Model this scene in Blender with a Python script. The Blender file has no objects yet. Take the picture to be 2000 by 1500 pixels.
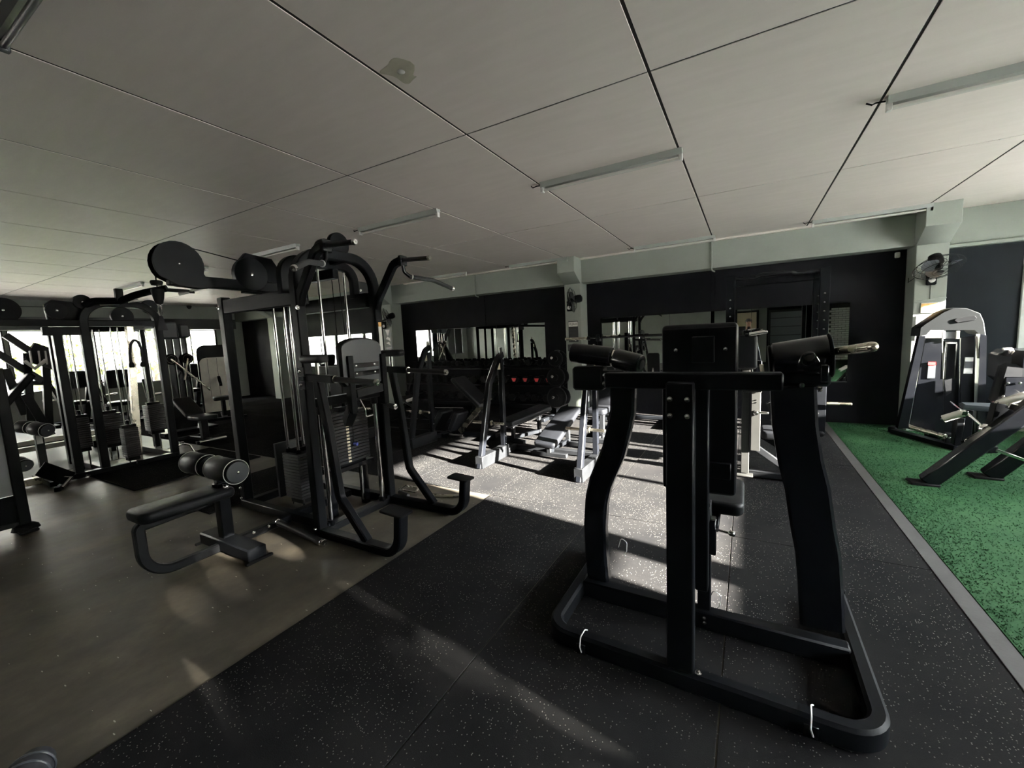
import bpy, math, random
import numpy as np
from mathutils import Vector, Matrix

random.seed(4)
SC = bpy.context.scene
COL = SC.collection
V = Vector

# ------------------------------------------------------------------ camera
CAM_H = 1.5
F_PX = 810.32
YAW, PITCH, ROLL = [math.radians(a) for a in (29.6244, -6.3125, -2.6986)]
_f = V((-math.sin(YAW) * math.cos(PITCH), math.cos(YAW) * math.cos(PITCH), math.sin(PITCH)))
_r0 = V((math.cos(YAW), math.sin(YAW), 0))
_u0 = _r0.cross(_f)
_r = _r0 * math.cos(ROLL) + _u0 * math.sin(ROLL)
_u = -_r0 * math.sin(ROLL) + _u0 * math.cos(ROLL)
cd = bpy.data.cameras.new('camera')
cd.sensor_width = 36.0
cd.lens = F_PX / 2000 * 36
cd.clip_start = 0.02
cd.clip_end = 400
cam = bpy.data.objects.new('camera', cd)
cam.matrix_world = Matrix(((_r.x, _u.x, -_f.x, 0), (_r.y, _u.y, -_f.y, 0), (_r.z, _u.z, -_f.z, CAM_H), (0, 0, 0, 1)))
COL.objects.link(cam)
SC.camera = cam

# ------------------------------------------------------------------ sky, sun, exposure
SKY_STRENGTH = 52.0
SUN_STRENGTH = 215.0
w = bpy.data.worlds.new('sky')
SC.world = w
w.use_nodes = True
bg = w.node_tree.nodes['Background']
bg.inputs['Color'].default_value = (0.93, 0.97, 1.0, 1)
bg.inputs['Strength'].default_value = SKY_STRENGTH
SUN_EL = math.radians(16.0)
SUN_AZ = math.radians(9.0)          # light travels towards -X, turned slightly to +Y
sun_dir = V((-math.cos(SUN_AZ) * math.cos(SUN_EL), math.sin(SUN_AZ) * math.cos(SUN_EL), -math.sin(SUN_EL)))
sd = bpy.data.lights.new('sun', 'SUN')
sd.energy = SUN_STRENGTH
sd.angle = math.radians(0.6)
sd.color = (1.0, 0.93, 0.84)
so = bpy.data.objects.new('sun', sd)
so.rotation_euler = sun_dir.to_track_quat('-Z', 'Y').to_euler()
so.location = (20, -3, 8)
COL.objects.link(so)
SC.view_settings.view_transform = 'Standard'
SC.view_settings.look = 'None'
SC.view_settings.gamma = 1
SC.view_settings.use_curve_mapping = False
SC.view_settings.exposure = 1.0
SC.cycles.use_denoising = True
SC.cycles.max_bounces = 8
SC.cycles.diffuse_bounces = 5
SC.cycles.glossy_bounces = 4
SC.cycles.transparent_max_bounces = 12
SC.cycles.sample_clamp_indirect = 8
SC.cycles.caustics_reflective = False
SC.cycles.caustics_refractive = False

def portal(name, loc, sx, sy, direction):
    """a light portal in a window opening: guides the sky's own light, gives none itself"""
    d = bpy.data.lights.new(name, 'AREA')
    d.shape = 'RECTANGLE'; d.size = sx; d.size_y = sy
    d.cycles.is_portal = True
    o = bpy.data.objects.new(name, d)
    o.location = loc
    o.rotation_euler = V(direction).to_track_quat('-Z', 'Z').to_euler()
    COL.objects.link(o)

# ------------------------------------------------------------------ helpers
def at(x, y, X=None, Y=None, Z=None):
    """a point of the place seen at photograph pixel (x, y) on a known vertical or level plane"""
    d = _r * (x - 1000) + _u * (750 - y) + _f * F_PX
    if X is not None: t = X / d.x
    elif Y is not None: t = Y / d.y
    else: t = (Z - CAM_H) / d.z
    return V((d.x * t, d.y * t, d.z * t + CAM_H))

def fillet(pts, r, seg=5):
    """round the inner corners of a polyline"""
    pts = [V(p) for p in pts]
    if not isinstance(r, (list, tuple)): r = [r] * len(pts)
    out = [pts[0]]
    for i in range(1, len(pts) - 1):
        a, b, c = pts[i - 1], pts[i], pts[i + 1]
        d1 = (a - b); d2 = (c - b)
        l1, l2 = d1.length, d2.length
        d1.normalize(); d2.normalize()
        ang = d1.angle(d2)
        if ang > math.pi - 0.02 or r[i] <= 0:
            out.append(b); continue
        t = min(r[i] / math.tan(ang / 2), l1 * 0.48, l2 * 0.48)
        rr = t * math.tan(ang / 2)
        bis = (d1 + d2).normalized()
        cen = b + bis * (rr / math.sin(ang / 2))
        s = (b + d1 * t) - cen; e = (b + d2 * t) - cen
        tot = s.angle(e)
        ax = s.cross(e).normalized()
        for k in range(seg + 1):
            out.append(cen + Matrix.Rotation(tot * k / seg, 3, ax) @ s)
    out.append(pts[-1])
    return out

def perp(d):
    d = V(d).normalized()
    a = V((0, 0, 1)) if abs(d.z) < 0.9 else V((1, 0, 0))
    x = a.cross(d).normalized()
    return x, d.cross(x).normalized()

class MB:
    def __init__(s): s.v = []; s.f = []
    def add(s, vs, fs):
        o = len(s.v); s.v += [V(p) for p in vs]; s.f += [tuple(i + o for i in q) for q in fs]; return s
    def box(s, c, size, rot=None, ch=0.004):
        hx, hy, hz = [k / 2 for k in size]; ch = min(ch, hx * .6, hy * .6, hz * .6)
        vs = []; idx = {}
        for sx in (-1, 1):
            for sy in (-1, 1):
                for sz in (-1, 1):
                    for a in range(3):
                        p = [sx * (hx - ch), sy * (hy - ch), sz * (hz - ch)]
                        p[a] = (sx, sy, sz)[a] * (hx, hy, hz)[a]
                        idx[(sx, sy, sz, a)] = len(vs); vs.append(V(p))
        fs = []
        for a in range(3):
            b, c2 = (a + 1) % 3, (a + 2) % 3
            for sg in (-1, 1):
                q = []
                for tb, tc in ((-1, -1), (1, -1), (1, 1), (-1, 1)):
                    k = [0, 0, 0]; k[a] = sg; k[b] = tb; k[c2] = tc
                    q.append(idx[(k[0], k[1], k[2], a)])
                fs.append(tuple(q) if sg > 0 else tuple(reversed(q)))
        for a in range(3):
            b, c2 = (a + 1) % 3, (a + 2) % 3
            for tb in (-1, 1):
                for tc in (-1, 1):
                    k0 = [0, 0, 0]; k0[b] = tb; k0[c2] = tc; k1 = list(k0); k0[a] = -1; k1[a] = 1
                    q = [idx[(*k0, b)], idx[(*k1, b)], idx[(*k1, c2)], idx[(*k0, c2)]]
                    fs.append(tuple(q) if tb * tc < 0 else tuple(reversed(q)))
        for sx in (-1, 1):
            for sy in (-1, 1):
                for sz in (-1, 1):
                    q = [idx[(sx, sy, sz, a)] for a in range(3)]
                    fs.append(tuple(q) if sx * sy * sz > 0 else tuple(reversed(q)))
        c = V(c)
        if rot is not None: vs = [rot @ p for p in vs]
        return s.add([p + c for p in vs], fs)
    def span(s, a, b, ch=0.004):
        """box between two opposite corners"""
        a, b = V(a), V(b)
        return s.box((a + b) / 2, [abs(k) for k in (b - a)], None, ch)
    def bar(s, p, q, w, h, up=(0, 0, 1), ch=0.004):
        p, q = V(p), V(q); d = (q - p); L = d.length; d.normalize()
        up = V(up)
        if abs(d.dot(up.normalized())) > .98: up = V((0, 1, 0)) if abs(d.y) < .9 else V((1, 0, 0))
        side = d.cross(up).normalized(); u2 = side.cross(d).normalized()
        R = Matrix((side, d, u2)).transposed()
        return s.box((p + q) / 2, (w, L, h), R, ch)
    def sweep(s, path, w, h, n, ch=0.006, closed=False):
        """rectangular tube along a planar path; w across the plane (along n), h in the plane"""
        path = [V(p) for p in path]; n = V(n).normalized(); m = len(path)
        prof = [(-w / 2 + ch, -h / 2), (w / 2 - ch, -h / 2), (w / 2, -h / 2 + ch), (w / 2, h / 2 - ch),
                (w / 2 - ch, h / 2), (-w / 2 + ch, h / 2), (-w / 2, h / 2 - ch), (-w / 2, -h / 2 + ch)]
        vs = []
        for i, p in enumerate(path):
            if closed: a, b = path[i - 1], path[(i + 1) % m]
            else: a, b = path[max(i - 1, 0)], path[min(i + 1, m - 1)]
            if 0 < i < m - 1 or closed:
                t1 = (p - a).normalized(); t2 = (b - p).normalized(); t = (t1 + t2).normalized()
                k = 1 / max(0.5, t.dot(t1))
            else:
                t = (b - a).normalized(); k = 1
            q = n.cross(t).normalized()
            for (x, y) in prof: vs.append(p + n * x + q * (y * k))
        fs = []
        for i in range(m if closed else m - 1):
            j = (i + 1) % m
            for k in range(8):
                l = (k + 1) % 8
                fs.append((i * 8 + k, i * 8 + l, j * 8 + l, j * 8 + k))
        if not closed:
            fs.append(tuple(reversed(range(8)))); fs.append(tuple((m - 1) * 8 + k for k in range(8)))
        return s.add(vs, fs)
    def tube(s, path, r, seg=12, caps=True, closed=False):
        path = [V(p) for p in path]; m = len(path)
        x, _ = perp((path[1] - path[0]))
        vs = []
        for i, p in enumerate(path):
            if closed: t = (path[(i + 1) % m] - path[i - 1]).normalized()
            else: t = (path[min(i + 1, m - 1)] - path[max(i - 1, 0)]).normalized()
            x = (x - t * x.dot(t)).normalized(); y = t.cross(x)
            for k in range(seg):
                a = 2 * math.pi * k / seg
                vs.append(p + x * (r * math.cos(a)) + y * (r * math.sin(a)))
        fs = []
        for i in range(m if closed else m - 1):
            j = (i + 1) % m
            for k in range(seg):
                l = (k + 1) % seg
                fs.append((i * seg + k, i * seg + l, j * seg + l, j * seg + k))
        if caps and not closed:
            fs.append(tuple(reversed(range(seg)))); fs.append(tuple((m - 1) * seg + k for k in range(seg)))
        return s.add(vs, fs)
    def lathe(s, p, axis, prof, seg=24):
        """revolve (radius, height) pairs about an axis from p"""
        p = V(p); d = V(axis).normalized(); x, y = perp(d)
        vs = []; fs = []; m = len(prof)
        for (r, h) in prof:
            for k in range(seg):
                a = 2 * math.pi * k / seg
                vs.append(p + d * h + (x * math.cos(a) + y * math.sin(a)) * max(r, 1e-5))
        for i in range(m - 1):
            for k in range(seg):
                l = (k + 1) % seg
                fs.append((i * seg + k, i * seg + l, (i + 1) * seg + l, (i + 1) * seg + k))
        if prof[0][0] > 1e-4: fs.append(tuple(reversed(range(seg))))
        if prof[-1][0] > 1e-4: fs.append(tuple((m - 1) * seg + k for k in range(seg)))
        return s.add(vs, fs)
    def cyl(s, p, q, r, seg=20, ch=0.003):
        p, q = V(p), V(q); L = (q - p).length; ch = min(ch, r * .5, L * .4)
        return s.lathe(p, q - p, [(r - ch, 0), (r, ch), (r, L - ch), (r - ch, L)], seg)
    def ring(s, c, axis, R, r, seg=32, rs=8):
        x, y = perp(axis); c = V(c)
        return s.tube([c + (x * math.cos(2 * math.pi * k / seg) + y * math.sin(2 * math.pi * k / seg)) * R for k in range(seg)], r, rs, False, True)
    def plate(s, poly, o, ux, uy, th, ch=0.003):
        """extruded outline poly (2-D) in the plane o + ux, uy; thickness th centred, edges chamfered"""
        o, ux, uy = V(o), V(ux).normalized(), V(uy).normalized(); n = ux.cross(uy)
        m = len(poly); cx = sum(p[0] for p in poly) / m; cy = sum(p[1] for p in poly) / m
        ext = max(max(abs(p[0] - cx), abs(p[1] - cy)) for p in poly)
        k = 1 - ch / ext
        rings = [(k, -th / 2), (1, -th / 2 + ch), (1, th / 2 - ch), (k, th / 2)]
        vs = [o + ux * (cx + (p[0] - cx) * sc) + uy * (cy + (p[1] - cy) * sc) + n * z for sc, z in rings for p in poly]
        fs = [(i * m + a, i * m + (a + 1) % m, (i + 1) * m + (a + 1) % m, (i + 1) * m + a) for i in range(3) for a in range(m)]
        fs.append(tuple(reversed(range(m)))); fs.append(tuple(3 * m + a for a in range(m)))
        return s.add(vs, fs)
    def cushion(s, c, ux, uy, lx, ly, lz, rc=0.03, re=0.02, seg=4):
        """upholstered pad: rounded outline, rounded edges"""
        c, ux, uy = V(c), V(ux).normalized(), V(uy).normalized(); n = ux.cross(uy)
        rc = min(rc, lx / 2 - .001, ly / 2 - .001); re = min(re, lz / 2 - .001, rc * .95)
        def outline(inset):
            r = max(rc - inset, .001); out = []
            for q, (sx, sy) in enumerate(((1, 1), (-1, 1), (-1, -1), (1, -1))):
                for k in range(seg + 1):
                    a = math.pi / 2 * (q + k / seg)
                    out.append((sx * (lx / 2 - rc) + r * math.cos(a), sy * (ly / 2 - rc) + r * math.sin(a)))
            return out
        rings = []
        for k in range(4):
            a = math.pi / 2 * k / 3
            rings.append((re * (1 - math.sin(a)), -lz / 2 + re * (1 - math.cos(a))))
        rings += [(i, -z) for i, z in reversed(rings)]
        vs = []; m = 4 * (seg + 1)
        for ins, z in rings: vs += [c + ux * p[0] + uy * p[1] + n * z for p in outline(ins)]
        fs = [(i * m + a, i * m + (a + 1) % m, (i + 1) * m + (a + 1) % m, (i + 1) * m + a) for i in range(len(rings) - 1) for a in range(m)]
        fs.append(tuple(reversed(range(m)))); fs.append(tuple((len(rings) - 1) * m + a for a in range(m)))
        return s.add(vs, fs)
    def mesh(s, name, mat, off=(0, 0, 0), smooth=True):
        off = V(off)
        me = bpy.data.meshes.new(name)
        me.from_pydata([tuple(p - off) for p in s.v], [], s.f)
        me.materials.append(mat)
        if smooth:
            me.polygons.foreach_set('use_smooth', [True] * len(me.polygons))
            me.set_sharp_from_angle(angle=math.radians(38))
        me.update()
        return me
    def build(s, name, mat, parent=None, smooth=True):
        """link everything collected so far as ONE mesh object; a child keeps its thing's origin"""
        off = V(parent['_o']) if parent is not None and '_o' in parent else V((0, 0, 0))
        o = bpy.data.objects.new(name, s.mesh(name, mat, off, smooth))
        COL.objects.link(o)
        if parent is not None:
            o.parent = parent
            if '_o' in parent: o['_o'] = tuple(off)
        return o

def tag(o, label, cat, group=None):
    o['label'] = label; o['category'] = cat
    if group: o['group'] = group
    return o
def thing(name, label, cat, loc, group=None):
    o = bpy.data.objects.new(name, None); o.empty_display_size = .1
    o.location = loc; o['_o'] = tuple(loc)
    COL.objects.link(o)
    return tag(o, label, cat, group)
def struct(o):
    o['kind'] = 'structure'; return o
def solo(mb, name, mat, label, cat, group=None):
    """a thing that is one mesh, its origin at its base"""
    lo = V([min(p[i] for p in mb.v) for i in range(3)]); hi = V([max(p[i] for p in mb.v) for i in range(3)])
    off = V(((lo.x + hi.x) / 2, (lo.y + hi.y) / 2, lo.z))
    o = bpy.data.objects.new(name, mb.mesh(name, mat, off)); o.location = off; o['_o'] = tuple(off)
    COL.objects.link(o); return tag(o, label, cat, group)
def share(name, me, loc, parent=None, rot=None, scale=None):
    """an object on shared mesh data (mesh is about its own origin)"""
    o = bpy.data.objects.new(name, me); COL.objects.link(o)
    off = V(parent['_o']) if parent is not None and '_o' in parent else V((0, 0, 0))
    o.location = V(loc) - off
    if rot is not None: o.rotation_euler = rot
    if scale is not None: o.scale = scale
    if parent is not None: o.parent = parent
    return o
def copy_tree(o, parent=None):
    c = o.copy(); COL.objects.link(c)
    if parent is not None: c.parent = parent
    for ch in list(o.children): copy_tree(ch, c)
    return c

# ------------------------------------------------------------------ materials
class NT:
    def __init__(s, name):
        s.m = bpy.data.materials.new(name); s.m.use_nodes = True
        s.t = s.m.node_tree; s.b = s.t.nodes['Principled BSDF']; s.out = s.t.nodes['Material Output']
    def n(s, typ, **kw):
        nd = s.t.nodes.new(typ)
        for k, v in kw.items():
            if k in nd.inputs: nd.inputs[k].default_value = v
            else: setattr(nd, k, v)
        return nd
    def l(s, a, b): s.t.links.new(a, b)
    def ramp(s, fac, stops):
        r = s.n('ShaderNodeValToRGB'); e = r.color_ramp.elements
        while len(e) < len(stops): e.new(0.5)
        for q, (p, c) in zip(e, stops): q.position = p; q.color = (*c, 1) if len(c) == 3 else c
        s.l(fac, r.inputs['Fac']); return r
    def coords(s, scale=(1, 1, 1)):
        tc = s.n('ShaderNodeTexCoord'); mp = s.n('ShaderNodeMapping'); mp.inputs['Scale'].default_value = scale
        s.l(tc.outputs['Object'], mp.inputs['Vector']); return mp.outputs['Vector']
    def noise(s, vec, scale, detail=4, rough=.55):
        nz = s.n('ShaderNodeTexNoise', Scale=scale, Detail=detail, Roughness=rough); s.l(vec, nz.inputs['Vector']); return nz.outputs['Fac']

def mat(name, col, rough=.5, metal=0., var=.0, vscale=6., bump=0., bscale=60., spec=.5, rvar=.0, coat=0.):
    k = NT(name); b = k.b
    b.inputs['Base Color'].default_value = (*col, 1); b.inputs['Roughness'].default_value = rough
    b.inputs['Metallic'].default_value = metal; b.inputs['Specular IOR Level'].default_value = spec
    if coat: b.inputs['Coat Weight'].default_value = coat; b.inputs['Coat Roughness'].default_value = .08
    if var or rvar or bump:
        vec = k.coords()
        if var:
            f = k.noise(vec, vscale)
            lo = tuple(c * (1 - var) for c in col); hi = tuple(min(1, c * (1 + var)) for c in col)
            k.l(k.ramp(f, [(.3, lo), (.7, hi)]).outputs['Color'], b.inputs['Base Color'])
        if rvar:
            f = k.noise(vec, vscale * 1.7, 5)
            k.l(k.ramp(f, [(.3, (rough - rvar,) * 3), (.72, (rough + rvar,) * 3)]).outputs['Color'], b.inputs['Roughness'])
        if bump:
            f = k.noise(vec, bscale, 3); bp = k.n('ShaderNodeBump', Strength=bump, Distance=.002)
            k.l(f, bp.inputs['Height']); k.l(bp.outputs['Normal'], b.inputs['Normal'])
    return k.m

M = {}
M['black'] = mat('black_powder_coat', (.0045, .005, .006), .38, var=.3, vscale=3, rvar=.08, spec=.06)
M['black_gloss'] = mat('black_gloss_paint', (.0045, .005, .0065), .2, spec=.35, rvar=.06, vscale=4)
M['graphite'] = mat('graphite_paint', (.0075, .008, .009), .38, spec=.15, var=.25, rvar=.08)
M['vinyl'] = mat('black_vinyl', (.006, .0065, .008), .46, spec=.15, bump=.25, bscale=220, rvar=.06)
M['rubber'] = mat('black_rubber', (.006, .006, .0065), .62, spec=.06, bump=.3, bscale=160)
M['foam'] = mat('foam_grip', (.016, .016, .017), .8, bump=.4, bscale=300)
M['chrome'] = mat('chrome', (.78, .78, .76), .12, 1.0, rvar=.05)
M['steel'] = mat('brushed_steel', (.62, .58, .48), .27, 1.0, var=.1, rvar=.08)
M['iron'] = mat('cast_iron_plate', (.013, .0135, .0145), .45, spec=.35, var=.25, bump=.2)
M['cream'] = mat('cream_label', (.62, .56, .40), .5)
M['hood'] = mat('matte_dark_hood', (.0065, .0075, .0082), .6, spec=.06)
M['white'] = mat('white_plastic', (.72, .71, .68), .4)
M['silver'] = mat('silver_shroud', (.74, .71, .64), .4, 0, var=.1)
M['grey_post'] = mat('grey_painted_steel', (.022, .022, .021), .55, 0, var=.15, spec=.1)
M['grey_plastic'] = mat('grey_plastic', (.045, .05, .056), .35, rvar=.06, spec=.4)
M['red'] = mat('red_paint', (.55, .03, .03), .4)
M['blue'] = mat('blue_knob', (.06, .09, .42), .35)
M['orange'] = mat('orange_print', (.75, .42, .14), .5, var=.3, vscale=30)
M['wall'] = mat('grey_green_wall_paint', (.27, .295, .265), .62, var=.06, vscale=2, bump=.15, bscale=90)
M['wall_black'] = mat('black_wall_paint', (.0035, .0035, .005), .7, spec=.12, var=.3, vscale=2, rvar=.1)
M['wall_slate'] = mat('slate_wall_paint', (.0045, .006, .0075), .5, var=.3, vscale=1.6, rvar=.12, spec=.05)
M['wall_side'] = mat('side_wall_paint', (.36, .38, .35), .6, var=.08)
M['frame_dark'] = mat('dark_window_frame', (.03, .031, .033), .45)
M['frame_white'] = mat('white_window_frame', (.6, .6, .57), .45)
M['joint'] = mat('black_joint_strip', (.006, .006, .006), .7)
M['batten'] = mat('light_batten_body', (.36, .38, .36), .45)
M['batten_backlit'] = mat('backlit_batten_body', (.02, .021, .024), .5)  # same fitting as the other battens, its backlit shade put into the colour
M['tube'] = mat('fluorescent_tube', (.75, .74, .70), .25)
M['skin'] = mat('skin', (.28, .15, .10), .5)
M['cloth'] = mat('dark_clothing', (.02, .02, .024), .85, bump=.3)
M['hair'] = mat('black_hair', (.008, .007, .006), .6)
M['door_cream'] = mat('cream_door', (.55, .47, .32), .5)
M['shutter'] = mat('grey_shutter', (.10, .12, .13), .45)
M['brick'] = mat('white_painted_brick', (.82, .83, .80), .65, var=.08, vscale=9, bump=.3)
M['mortar'] = mat('dark_mortar', (.05, .05, .05), .8)
M['leaf'] = mat('leaf', (.20, .26, .05), .55, var=.35, vscale=3)
M['bark'] = mat('bark', (.08, .06, .04), .8)
M['zip_tie'] = mat('white_zip_tie', (.7, .7, .68), .4)

def m_mirror():
    k = NT('mirror_glass'); b = k.b
    b.inputs['Base Color'].default_value = (.78, .80, .79, 1); b.inputs['Metallic'].default_value = 1; b.inputs['Roughness'].default_value = .006
    return k.m
M['mirror'] = m_mirror()
def m_glass(name, trans, tint):
    k = NT(name); k.t.nodes.remove(k.b)
    tr = k.n('ShaderNodeBsdfTransparent', Color=(*tint, 1)); gl = k.n('ShaderNodeBsdfGlossy', Roughness=.03)
    df = k.n('ShaderNodeBsdfDiffuse', Color=(.35, .33, .30, 1)); fr = k.n('ShaderNodeFresnel', IOR=1.3)
    m1 = k.n('ShaderNodeMixShader', Fac=trans); m2 = k.n('ShaderNodeMixShader')
    k.l(df.outputs[0], m1.inputs[1]); k.l(tr.outputs[0], m1.inputs[2])
    k.l(fr.outputs[0], m2.inputs[0]); k.l(m1.outputs[0], m2.inputs[1]); k.l(gl.outputs[0], m2.inputs[2])
    k.l(m2.outputs[0], k.out.inputs['Surface']); return k.m
M['glass'] = m_glass('window_glass', .97, (.97, .98, .97))
M['glass_dusty'] = m_glass('dusty_window_glass', .22, (.95, .9, .8))

def m_ceiling():
    k = NT('painted_ceiling_board'); vec = k.coords()
    f = k.noise(vec, 1.1, 5, .6); f2 = k.noise(k.coords((1, 6, 1)), 2.2, 4)
    a = k.ramp(f, [(.25, (.82, .755, .715)), (.75, (.89, .82, .78))])
    b2 = k.ramp(f2, [(.35, (.955, .955, .95)), (.65, (1, 1, 1))])
    mx = k.n('ShaderNodeMix', data_type='RGBA', blend_type='MULTIPLY'); mx.inputs['Factor'].default_value = 1
    k.l(a.outputs['Color'], mx.inputs['A']); k.l(b2.outputs['Color'], mx.inputs['B'])
    k.l(mx.outputs['Result'], k.b.inputs['Base Color'])
    k.b.inputs['Roughness'].default_value = .46; k.b.inputs['Specular IOR Level'].default_value = .35
    return k.m
M['ceiling'] = m_ceiling()

def m_rubber_floor():
    k = NT('speckled_rubber_floor'); vec = k.coords()
    vo = k.n('ShaderNodeTexVoronoi', Scale=115.0); k.l(vec, vo.inputs['Vector'])
    sep = k.n('ShaderNodeSeparateColor'); k.l(vo.outputs['Color'], sep.inputs['Color'])
    dens = k.noise(vec, 1.6, 3)
    th = k.n('ShaderNodeMath', operation='MULTIPLY_ADD'); th.inputs[1].default_value = -1.1; th.inputs[2].default_value = 1.36; k.l(dens, th.inputs[0])
    pick = k.n('ShaderNodeMath', operation='GREATER_THAN'); k.l(sep.outputs[0], pick.inputs[0]); k.l(th.outputs[0], pick.inputs[1])
    near = k.n('ShaderNodeMath', operation='LESS_THAN'); near.inputs[1].default_value = .27; k.l(vo.outputs['Distance'], near.inputs[0])
    both = k.n('ShaderNodeMath', operation='MULTIPLY'); k.l(pick.outputs[0], both.inputs[0]); k.l(near.outputs[0], both.inputs[1])
    big = k.noise(vec, 2.4, 6, .65)
    base = k.ramp(big, [(.3, (.0105, .0105, .0112)), (.72, (.0175, .017, .017))])
    mx = k.n('ShaderNodeMix', data_type='RGBA'); k.l(both.outputs[0], mx.inputs['Factor'])
    k.l(base.outputs['Color'], mx.inputs['A']); mx.inputs['B'].default_value = (.145, .138, .128, 1)
    k.b.inputs['Specular IOR Level'].default_value = 0
    k.l(mx.outputs['Result'], k.b.inputs['Base Color'])
    k.l(k.ramp(big, [(.3, (.55,) * 3), (.7, (.70,) * 3)]).outputs['Color'], k.b.inputs['Roughness'])
    bp = k.n('ShaderNodeBump', Strength=.35, Distance=.002); k.l(k.noise(vec, 260, 3), bp.inputs['Height']); k.l(bp.outputs['Normal'], k.b.inputs['Normal'])
    return k.m
M['rubber_floor'] = m_rubber_floor()

def m_concrete():
    k = NT('polished_concrete'); vec = k.coords()
    f = k.noise(k.coords((1.0, .8, 1)), 1.5, 10, .68); f2 = k.noise(k.coords((1.6, .5, 1)), 3.5, 7, .6)
    a = k.ramp(f, [(.30, (.038, .035, .031)), (.5, (.082, .073, .059)), (.70, (.150, .131, .102))])
    b2 = k.ramp(f2, [(.3, (.72, .72, .74)), (.7, (1.15, 1.12, 1.05))])
    mx = k.n('ShaderNodeMix', data_type='RGBA', blend_type='MULTIPLY'); mx.inputs['Factor'].default_value = 1
    k.l(a.outputs['Color'], mx.inputs['A']); k.l(b2.outputs['Color'], mx.inputs['B'])
    vo = k.n('ShaderNodeTexVoronoi', Scale=16.0); k.l(k.coords((.8, 3.2, 1)), vo.inputs['Vector'])
    sep = k.n('ShaderNodeSeparateColor'); k.l(vo.outputs['Color'], sep.inputs['Color'])
    pick = k.n('ShaderNodeMath', operation='GREATER_THAN'); pick.inputs[1].default_value = .90; k.l(sep.outputs[0], pick.inputs[0])
    near = k.n('ShaderNodeMath', operation='LESS_THAN'); near.inputs[1].default_value = .13; k.l(vo.outputs['Distance'], near.inputs[0])
    both = k.n('ShaderNodeMath', operation='MULTIPLY'); k.l(pick.outputs[0], both.inputs[0]); k.l(near.outputs[0], both.inputs[1])
    m2 = k.n('ShaderNodeMix', data_type='RGBA'); k.l(both.outputs[0], m2.inputs['Factor'])
    k.l(mx.outputs['Result'], m2.inputs['A']); m2.inputs['B'].default_value = (.4, .38, .33, 1)
    k.l(m2.outputs['Result'], k.b.inputs['Base Color'])
    k.b.inputs['Specular IOR Level'].default_value = .22
    k.l(k.ramp(f2, [(.3, (.36,) * 3), (.72, (.52,) * 3)]).outputs['Color'], k.b.inputs['Roughness'])
    
    return k.m
M['concrete'] = m_concrete()
M['dull_floor'] = mat('dull_grey_floor', (.035, .038, .043), .5, var=.15, vscale=1.5, spec=.12)
M['curb'] = mat('concrete_edging', (.026, .025, .024), .7, var=.25, vscale=8, bump=.3)
def m_turf():
    k = NT('green_turf'); vec = k.coords()
    f = k.noise(vec, 1.7, 5, .6); f2 = k.noise(vec, 42, 3)
    a = k.ramp(f, [(.3, (.010, .038, .016)), (.7, (.029, .074, .033))])
    b2 = k.ramp(f2, [(.3, (.8, .8, .8)), (.7, (1.1, 1.1, 1.05))])
    mx = k.n('ShaderNodeMix', data_type='RGBA', blend_type='MULTIPLY'); mx.inputs['Factor'].default_value = 1
    k.l(a.outputs['Color'], mx.inputs['A']); k.l(b2.outputs['Color'], mx.inputs['B']); k.l(mx.outputs['Result'], k.b.inputs['Base Color'])
    k.b.inputs['Roughness'].default_value = .7; k.b.inputs['Specular IOR Level'].default_value = .05
    return k.m
M['turf'] = m_turf()
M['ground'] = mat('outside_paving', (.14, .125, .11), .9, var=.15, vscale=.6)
M['ground_pale'] = mat('bounce_ground', (.90, .87, .82), .9, var=.06, vscale=.6)  # unseen ground made very pale to bounce light up to the ceiling
M['skyblock_dark'] = mat('dark_sky_blocking_wall', (.125, .125, .12), .9)
M['skyblock'] = mat('sky_blocking_wall', (.30, .28, .25), .9)

# ================================================================== THE SETTING
XL, XR, YB, YR, ZC = -14.6, 4.3, 7.75, -5.0, 2.886

# ---- floor: a concrete slab, rubber strips laid on it, an edging strip, turf
mb = MB().span((XL - .2, YR - .2, -.25), (XR + .2, YB + .4, -.006), 0)
floor = struct(mb.build('floor', M['concrete'])); floor['label'] = 'brown polished concrete floor, scratched and stained'
floor['_o'] = (0, 0, 0)
XS = [-2.14, -1.105, -.075, .985]
g = .003
for a, b in zip(XS[:-1], XS[1:]):
    for y0, y1 in ((YR, 3.25),):
        MB().span((a + g, y0 + g, -.0058), (b - g, y1 - g, 0), .0015).build('rubber_mat', M['rubber_floor'], floor)
xs = [-14.6, -13.6] + [-2.14 - 1.05 * k for k in range(10, 0, -1)] + XS
xs = sorted(xs)
for a, b in zip(xs[:-1], xs[1:]):
    for y0, y1 in ((3.25, 5.4), (5.4, YB)):
        MB().span((a + g, y0 + g, -.0058), (b - g, y1 - g, 0), .0015).build('rubber_mat', M['rubber_floor'], floor)
MB().span((.985, YR, -.0058), (1.075, YB, .004), .002).build('edging_strip', M['curb'], floor)

MB().span((XL, YR, -.0058), (-8.05, 3.247, -.001), .001).build('added_floor_sheet', M['dull_floor'], floor)  # sheet added over the concrete to dull the window glare there

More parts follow.
